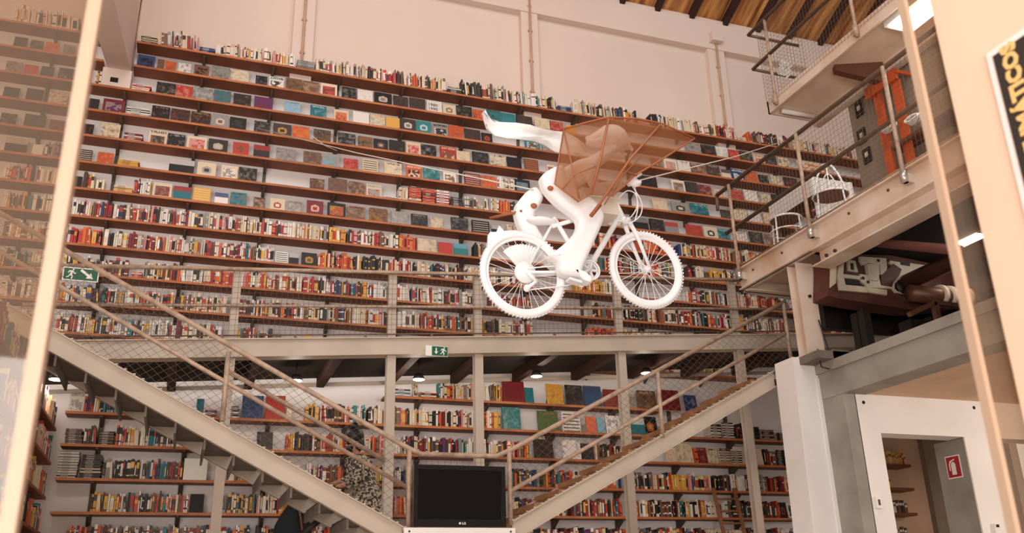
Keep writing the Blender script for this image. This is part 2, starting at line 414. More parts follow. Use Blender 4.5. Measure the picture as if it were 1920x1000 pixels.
# fire extinguisher sign on the side of the doorway
def sign_poly(mb, O, ax, ay, pts, m_, d=.003):
    O, ax, ay = Vector(O), Vector(ax), Vector(ay); n = ax.cross(ay).normalized()
    mb.prism([O+ax*p[0]+ay*p[1]+n*d for p in pts], n*-.002, m_)
XS = 8.458
c0, c1 = PX(1774, 862, XS), PX(1804, 890, XS)
th = thing('fire_extinguisher_sign', (XS, (c0.y+c1.y)/2, c1.z), 'red fire extinguisher sign on the grey doorway side', 'sign')
yA, yB = 8.62, 8.36   # y far, y near
cc = PX(1789, 876, XS); hy = .11; hz = .13
m = MB(); m.box((XS-.006, cc.y-hy, cc.z-hz), (XS, cc.y+hy, cc.z+hz), 'sign_white'); m.box((XS-.009, cc.y-hy+.014, cc.z-hz+.014), (XS-.005, cc.y+hy-.014, cc.z+hz-.014), 'sign_red'); m.obj('panel', th)
m = MB(); O = (XS-.010, cc.y, cc.z); ax = (0, -1, 0); ay = (0, 0, 1)
sign_poly(m, O, ax, ay, [(-.03, -.09), (.035, -.09), (.035, .03), (.015, .055), (-.01, .055), (-.03, .03)], 'sign_white')
sign_poly(m, O, ax, ay, [(-.02, .06), (.03, .075), (.03, .09), (-.04, .07), (-.06, .03), (-.06, -.04), (-.045, -.04), (-.045, .03)], 'sign_white')
m.obj('pictogram', th)

# ------------------------------------------------------------------ rails and mesh helpers
def wire_panel(mb, p00, p10, p01, n_u, n_v, r=.0016, m_='wire'):   # p00->p10 along, p00->p01 up
    p00, p10, p01 = map(Vector, (p00, p10, p01)); u = p10-p00; v = p01-p00
    for i in range(n_u+1): mb.wire(p00+u*(i/n_u), p00+u*(i/n_u)+v, r, m_)
    for j in range(n_v+1): mb.wire(p00+v*(j/n_v), p00+v*(j/n_v)+u, r, m_)
def wire_rhomb(mb, poly, du, dv, r=.0016, m_='wire'):   # diagonal mesh clipped to a convex XZ polygon at y
    Y = poly[0][1]; P2 = [(p[0], p[2]) for p in poly]
    for d in (du, dv):
        d = Vector(d); L = d.length; t = d/L; nrm = Vector((-t.y, t.x))
        vals = [nrm.dot(Vector(p)) for p in P2]; s0 = min(vals); k = s0+.03
        while k < max(vals):
            hits = []
            for i in range(len(P2)):
                a, b = Vector(P2[i]), Vector(P2[(i+1) % len(P2)]); fa, fb = nrm.dot(a)-k, nrm.dot(b)-k
                if fa*fb < 0: hits.append(a+(b-a)*(fa/(fa-fb)))
            if len(hits) == 2: mb.wire((hits[0].x, Y, hits[0].y), (hits[1].x, Y, hits[1].y), r, m_)
            k += .062
def mz(x): return 4.388+.0838*x+.045     # mezzanine deck height at x (the deck runs slightly uphill to the right)
YM = 10.2
# ------------------------------------------------------------------ mezzanine walkway
XL, XR = -1.75, 9.6
def slopebox(mb, x0, x1, y0, y1, zt, zb_, m_):
    mb.hexa([(x0, y0, mz(x0)+zb_), (x1, y0, mz(x1)+zb_), (x1, y1, mz(x1)+zb_), (x0, y1, mz(x0)+zb_), (x0, y0, mz(x0)+zt), (x1, y0, mz(x1)+zt), (x1, y1, mz(x1)+zt), (x0, y1, mz(x0)+zt)], m_)
m = MB(); slopebox(m, XL, XR, YM-.02, YM+.10, 0, -.205, 'beam_paint'); slopebox(m, XL, XR, YM-.05, YM+.12, .0, -.015, 'beam_paint'); slopebox(m, XL, XR, YM-.05, YM+.12, -.195, -.215, 'beam_paint')
tag(m.obj('walkway_beam'), 'long pale steel beam along the front edge of the walkway', 'beam')
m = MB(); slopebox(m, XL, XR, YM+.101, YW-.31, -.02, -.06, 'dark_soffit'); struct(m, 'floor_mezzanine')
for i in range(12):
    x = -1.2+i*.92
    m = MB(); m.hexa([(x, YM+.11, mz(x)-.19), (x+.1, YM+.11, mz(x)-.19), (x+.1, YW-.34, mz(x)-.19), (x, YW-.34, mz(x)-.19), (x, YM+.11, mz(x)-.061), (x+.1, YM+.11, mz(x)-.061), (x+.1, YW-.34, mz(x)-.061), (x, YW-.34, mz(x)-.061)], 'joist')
    struct(m, 'trim_%d' % (30+i))
m = MB(); slopebox(m, XL, XR, YW-.305, YW-.285, -.12, -.17, 'beam_paint'); tag(m.obj('ledge_bar'), 'thin pale bar under the back edge of the walkway', 'bar')
cx = [PY(435, 640, YM).x, PY(735, 640, YM).x, PY(898, 640, YM).x, PY(1165, 640, YM).x, PY(1386, 635, YM).x]
cd = ['behind the left stair', 'just left of the television', 'just above the television', 'behind the right stair', 'near the white pillar']
for x, d in zip(cx, cd):
    m = MB(); zt = mz(x)-.215
    m.box((x-.052, YM+.0, 0), (x+.052, YM+.012, zt), 'beam_paint'); m.box((x-.052, YM+.09, 0), (x+.052, YM+.102, zt), 'beam_paint'); m.box((x-.01, YM+.012, 0), (x+.01, YM+.09, zt), 'beam_paint')
    tag(m.obj('steel_column'), 'pale steel column under the walkway beam, ' + d, 'column', 'columns under the walkway')
# railing
th = thing('walkway_railing', (3.5, YM, mz(3.5)), 'long pale pipe railing with wire mesh above the walkway beam', 'railing')
rz = .845; rm = .40
m = MB(); m.tube([(XL, YM-.01, mz(XL)+rz), (XR, YM-.01, mz(XR)+rz-.06)], .024, 'rail_paint', 10); m.obj('top_rail', th)
m = MB(); m.tube([(XL, YM-.01, mz(XL)+.40), (XR, YM-.01, mz(XR)+.36)], .018, 'rail_paint', 10); m.obj('middle_rail', th)
for x in cx:
    m = MB(); m.box((x-.048, YM+.02, mz(x)), (x+.048, YM+.08, mz(x)+rz-.04), 'beam_paint'); m.obj('post', th)
m = MB()
n_u = 185
for i in range(n_u+1):
    x = XL+(XR-XL)*i/n_u; m.wire((x, YM-.03, mz(x)+.02), (x, YM-.03, mz(x)+rz-.02), .0017)
for j in range(13):
    h = .03+j*.064; m.wire((XL, YM-.03, mz(XL)+h), (XR, YM-.03, mz(XR)+h), .0017)
m.obj('wire_mesh', th)
m = MB(); m.tube([(XL, YM-.04, mz(XL)+.035), (XR, YM-.04, mz(XR)+.035)], .008, 'rail_dark', 6)
for i in range(14): x = XL+.4+i*.8; m.box((x, YM-.055, mz(x)), (x+.03, YM-.03, mz(x)+.04), 'rail_dark')
m.obj('mesh_clip', th)

# ------------------------------------------------------------------ the two stairs
YS, YF = 8.9, 9.95
def stair(side):
    L = side == 'left'
    if L: t0, t1 = PY(759, 990, YS), PY(184, 666, YS); b0, b1 = PY(702, 1000, YS), PY(117, 666, YS)
    else: t0, t1 = PY(960, 977, YS), PY(1440, 701, YS); b0, b1 = PY(988, 1000, YS), PY(1440, 741, YS)
    sl = (t1.z-t0.z)/(t1.x-t0.x)
    def top(x): return t0.z+(x-t0.x)*sl
    th_ = abs((b0.z+(t0.x-b0.x)*(b1.z-b0.z)/(b1.x-b0.x))-t0.z)
    xe = -1.72 if L else 6.55
    lab = 'pale steel stair rising to the left behind a mesh rail' if L else 'pale steel stair with wooden treads rising to the right'
    th = thing('staircase', (t0.x, YS, top(t0.x)-.2), lab, 'stairs', 'two stairs meeting at the television')
    yf = YF if L else 9.68
    for nm, y, mm in (('stringer', YS, 'beam_paint'), ('stringer', yf, 'beam_paint')):
        m = MB(); x0, x1 = t0.x, xe
        lo, hi = (x1, x0) if L else (x0, x1)
        def sb(y0, y1, za, zb2):
            m.hexa([(lo, y0, top(lo)+zb2), (hi, y0, top(hi)+zb2), (hi, y1, top(hi)+zb2), (lo, y1, top(lo)+zb2), (lo, y0, top(lo)+za), (hi, y0, top(hi)+za), (hi, y1, top(hi)+za), (lo, y1, top(lo)+za)], mm)
        sb(y, y+.012, 0, -th_); sb(y-.03, y+.05, .0, -.014); sb(y-.03, y+.05, -th_+.014, -th_)
        m.obj(nm, th)
    nst = int(abs(xe-t0.x)/.27); dx = (xe-t0.x)/nst
    for i in range(nst):
        m = MB(); xa_ = t0.x+dx*i; xb_ = xa_+dx; zt = top((xa_+xb_)/2)+(-.045 if not L else -.10)
        if L:
            m.box((min(xa_, xb_)-.0, YS+.012, zt-.03), (max(xa_, xb_), YF, zt), 'concrete')
            m.hexa([(xb_-.02, YS+.012, zt-.13), (xb_+.0, YS+.012, zt-.13), (xb_, YF, zt-.13), (xb_-.02, YF, zt-.13), (xb_-.02, YS+.012, zt-.03), (xb_, YS+.012, zt-.03), (xb_, YF, zt-.03), (xb_-.02, YF, zt-.03)], 'concrete')
        else:
            m.box((xa_-.01, YS+.06, zt-.045), (xb_+.02, yf-.001, zt+.01), 'tread_wood')
        m.obj('tread', th)
    # near railing
    rt = thing('stair_railing', (t0.x, YS, t0.z), 'sloping pipe railing with diagonal mesh on the %s stair' % side, 'railing', 'stair railings')
    if L:
        a, b = PY(764, 840, YS), PY(110, 463, YS); c_, d_ = PY(770, 918, YS), PY(100, 530, YS)
        ext = Vector((-1.9, YS, b.z+(-1.9-b.x)*(b.z-a.z)/(b.x-a.x))); ext2 = Vector((-1.9, YS, d_.z+(-1.9-d_.x)*(d_.z-c_.z)/(d_.x-c_.x)))
        land = [PY(790, 852, YS), PY(850, 854, YS)]
    else:
        a, b = PY(960, 843, YS), PY(1470, 567, YS); c_, d_ = PY(958, 921, YS), PY(1475, 625, YS)
        ext, ext2 = b, d_; land = [PY(930, 856, YS), PY(850, 854, YS)]
    m = MB(); m.tube([land[1], land[0], a, ext], .026, 'rail_paint', 12); m.obj('handrail', rt)
    m = MB(); m.tube([c_, ext2], .022, 'rail_paint', 12); m.obj('middle_rail', rt)
    posts = [(PY(765, 845, YS), PY(765, 990, YS)), (PY(421, 660, YS), PY(417, 790, YS))] if L else [(PY(955, 848, YS), PY(957, 985, YS)), (PY(1234, 699, YS), PY(1242, 822, YS)), (PY(1471, 570, YS), PY(1482, 672, YS))]
    for p, q in posts:
        m = MB(); m.tube([(q.x, YS-.01, p.z), (q.x, YS-.01, q.z)], .024, 'rail_paint', 10); m.obj('post', rt)
    m = MB(); y = YS+.015
    hi_ = a.z-top(a.x)
    x0, x1 = a.x, ext.x
    poly = [(x0, y, top(x0)), (x1, y, top(x1)), (x1, y, top(x1)+hi_), (x0, y, top(x0)+hi_)]
    s_ = sl/abs(sl)
    wire_rhomb(m, poly, (1, .0+.95*s_), (1, -.62*s_))
    n = int(abs(xe-t0.x)/.08)
    for i in range(n):
        x = t0.x+(xe-t0.x)*i/n; m.box((x-.012, YS-.034, top(x)), (x+.012, YS-.012, top(x)+.012), 'beam_paint')
    m.obj('wire_mesh', rt)
    return top
topL = stair('left'); topR = stair('right')
a, b = PY(427, 696, 10.05), PY(722, 864, 10.05)
m = MB(); m.tube([a, b], .026, 'rail_paint', 12); tag(m.obj('wall_side_handrail'), 'far handrail of the left stair ending at the column', 'handrail')
# landing with white front
m = MB(); z0 = PY(850, 992, YS).z
m.box((2.06, YS, z0-.06), (3.16, YF, z0), 'beam_paint'); struct(m, 'floor_landing')
th = thing('white_board', (2.6, YS-.04, 2.0), 'white board screwed below the television', 'panel')
m = MB(); a = PY(757, 990, YS-.1); b = PY(965, 990, YS-.1); m.box((a.x, YS-.12, 2.0), (b.x, YS-.08, a.z), 'white_plaster'); m.obj('board', th)
for x in (a.x+.05, b.x-.05):
    m = MB(); m.tube([(x, YS-.126, a.z-.035), (x, YS-.11, a.z-.035)], .01, 'lamp_body', 8); m.obj('screw', th)
# mesh screen across the landing
th = thing('landing_railing', (2.6, YS, z0), 'short straight mesh rail behind the television', 'railing')
m = MB(); wire_panel(m, (2.1, YS+.01, z0), (3.12, YS+.01, z0), (2.1, YS+.01, 3.04), 16, 12); m.obj('wire_mesh', th)
# television
a, b = PY(775.6, 871.4, 8.8), PY(948.5, 989, 8.8)
th = thing('television', (2.62, 8.8, b.z), 'black flat television mounted where the two stairs meet', 'television')
m = MB(); X0, X1, Za, Zb = a.x, b.x, a.z, b.z
m.box((X0, 8.80, Zb), (X1, 8.86, Za), 'black_plastic'); m.box((X0, 8.785, Zb), (X0+.045, 8.80, Za), 'black_plastic'); m.box((X1-.045, 8.785, Zb), (X1, 8.80, Za), 'black_plastic')
m.box((X0+.045, 8.785, Za-.045), (X1-.045, 8.80, Za), 'black_plastic'); m.box((X0+.045, 8.785, Zb), (X1-.045, 8.80, Zb+.07), 'black_plastic'); m.obj('bezel', th)
m = MB(); m.box((X0+.045, 8.795, Zb+.07), (X1-.045, 8.801, Za-.045), 'screen'); m.obj('screen', th)
m = MB(); text_mesh(m, 'LG', ((X0+X1)/2+.015, 8.783, Zb+.022), (1, 0, 0), (0, 0, 1), .032, 'sign_white', .001)
m.tube([((X0+X1)/2-.006, 8.784, Zb+.032), ((X0+X1)/2-.006, 8.781, Zb+.032)], .012, 'sign_white', 12); tag(m.obj('logo', th), 'small white logo')
m = MB(); m.box(((X0+X1)/2-.15, 8.86, Zb+.1), ((X0+X1)/2+.15, 8.93, Za-.15), 'lamp_body'); m.obj('wall_mount', th)
m = MB(); m.box((2.05, 8.86, Zb-.03), (3.15, 8.95, Zb-.005), 'rail_paint'); tag(m.obj('support_bar'), 'thin pale bar under the television', 'bar')

# exit signs
MAN = [[(.02, .36), (.07, .36), (.09, .40), (.07, .44), (.02, .44), (0, .40)],
       [(-.10, .34), (.04, .34), (.12, .22), (.17, .24), (.18, .20), (.10, .17), (.04, .25), (0, .15), (.06, .06), (.02, -.08), (-.03, -.07), (0, .04), (-.08, .10), (-.12, .02), (-.22, -.02), (-.22, .03), (-.14, .06), (-.06, .27), (-.11, .28), (-.15, .20), (-.19, .22), (-.13, .34)]]
def exit_sign(c, w_, h_, lab, kind):
    th = thing('exit_sign', (c.x, c.y, c.z-h_/2), lab, 'sign', 'emergency exit signs')
    m = MB(); m.box((c.x-w_/2, c.y, c.z-h_/2), (c.x+w_/2, c.y+.012, c.z+h_/2), 'sign_white')
    if kind == 1: m.box((c.x-w_/2+.012, c.y-.003, c.z-h_/2+.012), (c.x+w_/2-.012, c.y, c.z+h_/2-.012), 'sign_green')
    else: m.box((c.x-w_*.22, c.y-.003, c.z-h_/2+.006), (c.x+w_/2-.004, c.y, c.z+h_/2-.006), 'sign_green')
    m.obj('panel', th)
    m = MB(); s_ = h_*1.55; flip = 1
    ox = c.x-w_*.24 if kind == 1 else c.x+w_*.30
    for pl in MAN: sign_poly(m, (ox, c.y-.003, c.z-h_*.28), (1, 0, 0), (0, 0, 1), [(p[0]*s_, p[1]*s_) for p in pl], 'sign_white')
    m.obj('running_figure', th)
    m = MB()
    if kind == 1:
        O = (c.x+w_*.18, c.y-.003, c.z); d = Vector((.8, 0, -.6)); n = Vector((.6, 0, .8))
        ax, ay = d*h_, n*h_
        sign_poly(m, O, ax, ay, [(-.55, .09), (-.55, -.09), (.1, -.09), (.1, -.26), (.5, 0), (.1, .26), (.1, .09)], 'sign_white')
    else:
        O = (c.x-w_*.03, c.y-.003, c.z)
        sign_poly(m, O, (h_, 0, 0), (0, 0, h_), [(-.06, .3), (-.06, -.08), (-.2, -.04), (0, -.32), (.2, -.04), (.06, -.08), (.06, .3)], 'sign_white')
    m.obj('arrow', th)
c = PY(151.5, 515, YM-.08); exit_sign(c, .355, .15, 'green exit sign with diagonal arrow on the railing, far left', 1)
c = PY(819, 658.5, YM-.07); exit_sign(c, .275, .125, 'green exit sign with downward arrow on the walkway beam', 2)
# downlights below the walkway
for (x, y), d in zip([(48, 650), (106, 712), (555, 714), (785, 712), (1006, 706), (1212, 700)], ['behind the glass at far left', 'at the left end of the walkway', 'above the black-haired person', 'above the pillar left of the television', 'right of the column above the television', 'above the right stair handrail']):
    c = PY(x, y, 11.1 if x > 200 else 10.6)
    th = thing('spot_lamp', (c.x, c.y, c.z), 'small lit spot lamp under the walkway ' + d, 'lamp', 'lamps under the walkway')
    m = MB(); m.tube([(c.x, c.y, c.z), (c.x, c.y, c.z+.07)], [.085, .05], 'lamp_body', 14); m.tube([(c.x, c.y, c.z+.07), (c.x, c.y, mz(c.x)-.06)], .01, 'lamp_body', 6); m.obj('housing', th)
    m = MB(); m.tube([(c.x, c.y, c.z-.004), (c.x, c.y, c.z+.002)], .075, 'glow', 14); m.obj('bulb', th)
    l = bpy.data.lights.new('spot', 'POINT'); l.energy = 7; l.color = (1, .86, .70); l.shadow_soft_size = .06
    o = bpy.data.objects.new('spot_glow', l); COL.objects.link(o); o.location = (c.x, c.y, c.z-.08)
# ================================================================== THE LONG BOOK WALL
ORD = ['zeroth', 'first', 'second', 'third', 'fourth', 'fifth', 'sixth', 'seventh', 'eighth', 'ninth', 'tenth', 'eleventh', 'twelfth', 'thirteenth', 'fourteenth', 'fifteenth', 'sixteenth']
SHELF = {}   # key -> (z of top face, x0, x1, label)
for k in range(1, 13):
    SHELF['U%d' % k] = (zs(k), -3.4, 13.2, '%s long shelf from the top of the upper book wall' % ORD[k] if k > 1 else 'topmost long shelf of the upper book wall')
LZ = [0, 4.332, 3.94, 3.548, 3.148, 2.758, 2.365]
for k in range(1, 7):
    SHELF['L%d' % k] = (LZ[k], 2.5 if k == 1 else -1.40, 6.75 if k == 1 else 9.0, '%s shelf from the top below the walkway' % ORD[k] if k > 1 else 'topmost and shortest shelf below the walkway')
stdX = [.7+.985*i for i in range(-4, 13)]
stdL = [-1.0+1.0*i for i in range(0, 10)]
for key, (z, x0, x1, lab) in SHELF.items():
    th = thing('wall_shelf', ((x0+x1)/2, 12.13, z-.03), 'brown wooden ' + lab, 'shelf', 'long shelves of the book wall')
    m = MB()
    if key in ('U1', 'U2'): m.box((x0, 12.0, z-.032), (xl-.055, YW-.005, z), 'wood_shelf_shaded'); m.box((A0.x+.025, 12.0, z-.032), (x1, YW-.005, z), 'wood_shelf_shaded'); m.box((x0, 11.994, z-.032), (xl-.055, 12.0, z+.0005), 'wood_edge_lit'); m.box((A0.x+.025, 11.994, z-.032), (x1, 12.0, z+.0005), 'wood_edge_lit')
    else: m.box((x0, 12.0, z-.032), (x1, YW-.005, z), 'wood_shelf_shaded'); m.box((x0, 11.994, z-.032), (x1, 12.0, z+.0005), 'wood_edge_lit')
    m.obj('board', th)
    for X in (stdX if key[0] == 'U' else stdL):
        if x0 < X < min(x1, 9.8):
            m = MB(); m.hexa([(X-.016, 12.04, z-.05), (X+.016, 12.04, z-.05), (X+.016, YW-.03, z-.15), (X-.016, YW-.03, z-.15), (X-.016, 12.04, z-.033), (X+.016, 12.04, z-.033), (X+.016, YW-.03, z-.033), (X-.016, YW-.03, z-.033)], 'steel_dark'); m.obj('bracket', th)
for i, X in enumerate(stdX[1:11]):
    m = MB(); m.box((X-.022, YW-.03, zs(12)-.1), (X+.022, YW-.001, zs(1 if X > -1.2 else 3)-.04), 'steel_dark')
    tag(m.obj('shelf_upright'), 'dark vertical shelf upright, %s from the left on the upper book wall' % ORD[i+1], 'shelf upright', 'upper shelf uprights')
for i, X in enumerate(stdL):
    m = MB(); m.box((X-.03, YW-.03, 1.9), (X+.03, YW-.001, 3.9 if X < 2.4 else 4.45), 'steel_dark')
    tag(m.obj('shelf_upright'), 'dark vertical shelf upright, %s from the left below the walkway' % ORD[i+1], 'shelf upright', 'lower shelf uprights')

# colour letters
CC = dict(k=(22, 18, 18), d=(58, 48, 44), n=(120, 84, 60), r=(186, 52, 40), o=(214, 96, 48), y=(222, 166, 66), t=(40, 120, 128), b=(46, 66, 110), w=(232, 224, 216),
          c=(224, 204, 176), g=(150, 146, 140), p=(214, 140, 140), e=(86, 120, 72), m=(122, 34, 40), l=(130, 176, 196), u=(96, 44, 100))
CN = dict(k='black', d='dark grey', n='brown', r='red', o='orange', y='yellow', t='teal', b='blue', w='white', c='cream', g='grey', p='pink', e='green', m='maroon', l='light blue', u='purple')
PAL = dict(M='wwwwwcccccccddkkrrotnmpggwcnyd', R='rrrooowwcckdmmpcwccn', W='wwwwwcccwwg', K='kkkddkkdnw', D='kddmmrbwcccnngktnwyo', C='ccccwcwngcccp', O='ooorooor', Y='yyyyoy', T='wwlwwtwlgw', P='ccyytcgppcy', L='wwccrmnncrocpdw', V='uomcwnk')
rb = random.Random(11)
def jit(col, a=14):
    d = rb.uniform(-a, a); return S(*[max(4, min(250, v+d+rb.uniform(-a/3, a/3))) for v in col])
UPR = []; FACE = []; FLAT = []
def upright_geo(mb, X, z, wd, h, d, y, cl, tilt, band, simple):
    c = jit(CC[cl]); c2 = jit(CC[band]); pg = S(226, 210, 186)
    ux = Vector((math.cos(tilt), 0, -math.sin(tilt))); uz = Vector((math.sin(tilt), 0, math.cos(tilt))); uy = Vector((0, 1, 0))
    O = Vector((X, y, z))
    if tilt > 0: O.z += wd*math.sin(tilt)
    e = .0015
    P = lambda a, b_, cc_: O+ux*a+uy*b_+uz*cc_
    def qd(pts, col): mb.quad(pts, 'printed', col)
    hs = [0, .16, .22, .55, .80, .86, 1] if not simple else [0, .2, .3, .7, .78, 1]
    kind = rb.random()
    for i in range(len(hs)-1):
        cc_ = c
        if kind < .35 and i in (2,): cc_ = c2
        elif kind < .6 and i in (1, 4 if not simple else 3): cc_ = c2
        elif kind < .75 and i == 3: cc_ = c2
        a0, a1 = (e, wd-e)
        qd([P(a0, 0, h*hs[i]), P(a1, 0, h*hs[i]), P(a1, 0, h*hs[i+1]), P(a0, 0, h*hs[i+1])], cc_)
        if not simple and kind < .8 and i == 3 and wd > .02:   # title lettering strip on the spine
            q = rb.uniform(.3, .42)
            for s_ in range(6):
                h0 = h*(.24+s_*.05); qd([P(wd*q, -.001, h0), P(wd*(1-q), -.001, h0), P(wd*(1-q), -.001, h0+h*.03), P(wd*q, -.001, h0+h*.03)], c2 if cc_ is c else c)
    qd([P(wd-e, 0, 0), P(wd-e, d, 0), P(wd-e, d, h), P(wd-e, 0, h)], c)
    qd([P(e, d, 0), P(e, 0, 0), P(e, 0, h), P(e, d, h)], c)
    t = h-(.003 if not simple else 0)
    qd([P(e, .004, t), P(wd-e, .004, t), P(wd-e, d, t), P(e, d, t)], pg)
    qd([P(e, d, 0), P(wd-e, d, 0), P(wd-e, d, h), P(e, d, h)], pg)
    qd([P(e, 0, 0), P(e, d, 0), P(wd-e, d, 0), P(wd-e, 0, 0)], c)
def cover_geo(mb, X, z, wd, h, th_, lean, cols, style, y0, rr):
    """front cover built from small printed cells; leans back against the wall"""
    uy = Vector((0, math.cos(lean), -math.sin(lean))); uz = Vector((0, math.sin(lean), math.cos(lean))); ux = Vector((1, 0, 0))
    O = Vector((X, y0, z+.0)); O.z += th_*math.sin(lean)
    P = lambda a, b_, c_: O+ux*a+uy*b_+uz*c_
    A = jit(CC[cols[0]], 10); rgb = [CC[(cols*3)[i]] for i in range(3)]; mu = .45 if style == 'P' else .2
    _q = None
    B, C_ = [jit([rgb[i][k_]*(1-mu)+rgb[0][k_]*mu for k_ in range(3)], 8) for i in (1, 2)]
    nx, nz = 16, 18
    la = [[rr.uniform(-1.6, 1.6) for _ in range(7)] for _ in range(7)]; lb_ = [[rr.uniform(-1.1, 1.1) for _ in range(15)] for _ in range(15)]
    def lat(L, u, v, n):
        x_, y_ = max(0, min(n-1.001, u*(n-1))), max(0, min(n-1.001, v*(n-1))); i_, j_ = int(x_), int(y_); fx, fy = x_-i_, y_-j_
        return (L[i_][j_]*(1-fx)+L[i_+1][j_]*fx)*(1-fy)+(L[i_][j_+1]*(1-fx)+L[i_+1][j_+1]*fx)*fy
    def nz_(u, v): u, v = u % 1, v % 1; return lat(la, u, v, 7)+lat(lb_, u, v, 15)
    tb = rr.random() < .5
    def cell(i, j):
        u, v = (i+.5)/nx, (j+.5)/nz      # v up
        if style == 'S': return A
        if style == 'C':
            r2 = ((u-.5)/.28)**2+((v-.45)/.25)**2
            return B if r2 < 1 and not r2 < .25 else (C_ if r2 <= .25 else A)
        if style == 'T':
            if v > .80: return B if (i % 2 == 0 or rr.random() < .4) and 1 <= i < nx-1 and j != nz-1 else A
            if v < .62 and .1 < u < .9 and v > .08: return C_ if nz_(u, v) > .1 else B
            return A
        if style == 'R': return B if j % 3 == 0 and 0 < i < nx-1 else A
        if style == 'H': return B if v > .62 else A
        if style == 'F':   # framed picture
            if u < .12 or u > .88 or v < .12 or v > .8: return A
            n_ = nz_(u, v); return B if n_ > .2 else C_
        n_ = nz_(u, v)     # photo
        if tb and v > .84 and 1 < i < nx-2 and v < .95: return C_ if rr.random() < .65 else A
        t = max(0, min(1, (n_+.3)/2.2)); t2 = max(0, min(1, (-n_-.5)/2.0)); sh = 1-.25*max(0, min(1, nz_(v+.3, u*1.3)/2))
        return tuple((A[q]*(1-t)*(1-t2)+B[q]*t+C_[q]*t2)*sh for q in range(3))
    for i in range(nx):
        for j in range(nz):
            mb.quad([P(wd*i/nx, 0, h*j/nz), P(wd*(i+1)/nx, 0, h*j/nz), P(wd*(i+1)/nx, 0, h*(j+1)/nz), P(wd*i/nx, 0, h*(j+1)/nz)], 'printed', cell(i, j))
    pg = S(226, 212, 192); t = th_
    mb.quad([P(wd, 0, 0), P(wd, t, 0), P(wd, t, h), P(wd, 0, h)], 'printed', pg)
    mb.quad([P(0, t, 0), P(0, 0, 0), P(0, 0, h), P(0, t, h)], 'printed', A)
    mb.quad([P(0, 0, h), P(wd, 0, h), P(wd, t, h), P(0, t, h)], 'printed', pg)
    mb.quad([P(0, 0, 0), P(0, t, 0), P(wd, t, 0), P(wd, 0, 0)], 'printed', pg)
    mb.quad([P(0, t, 0), P(0, t, h), P(wd, t, h), P(wd, t, 0)], 'printed', A)
    return O, ux, uz

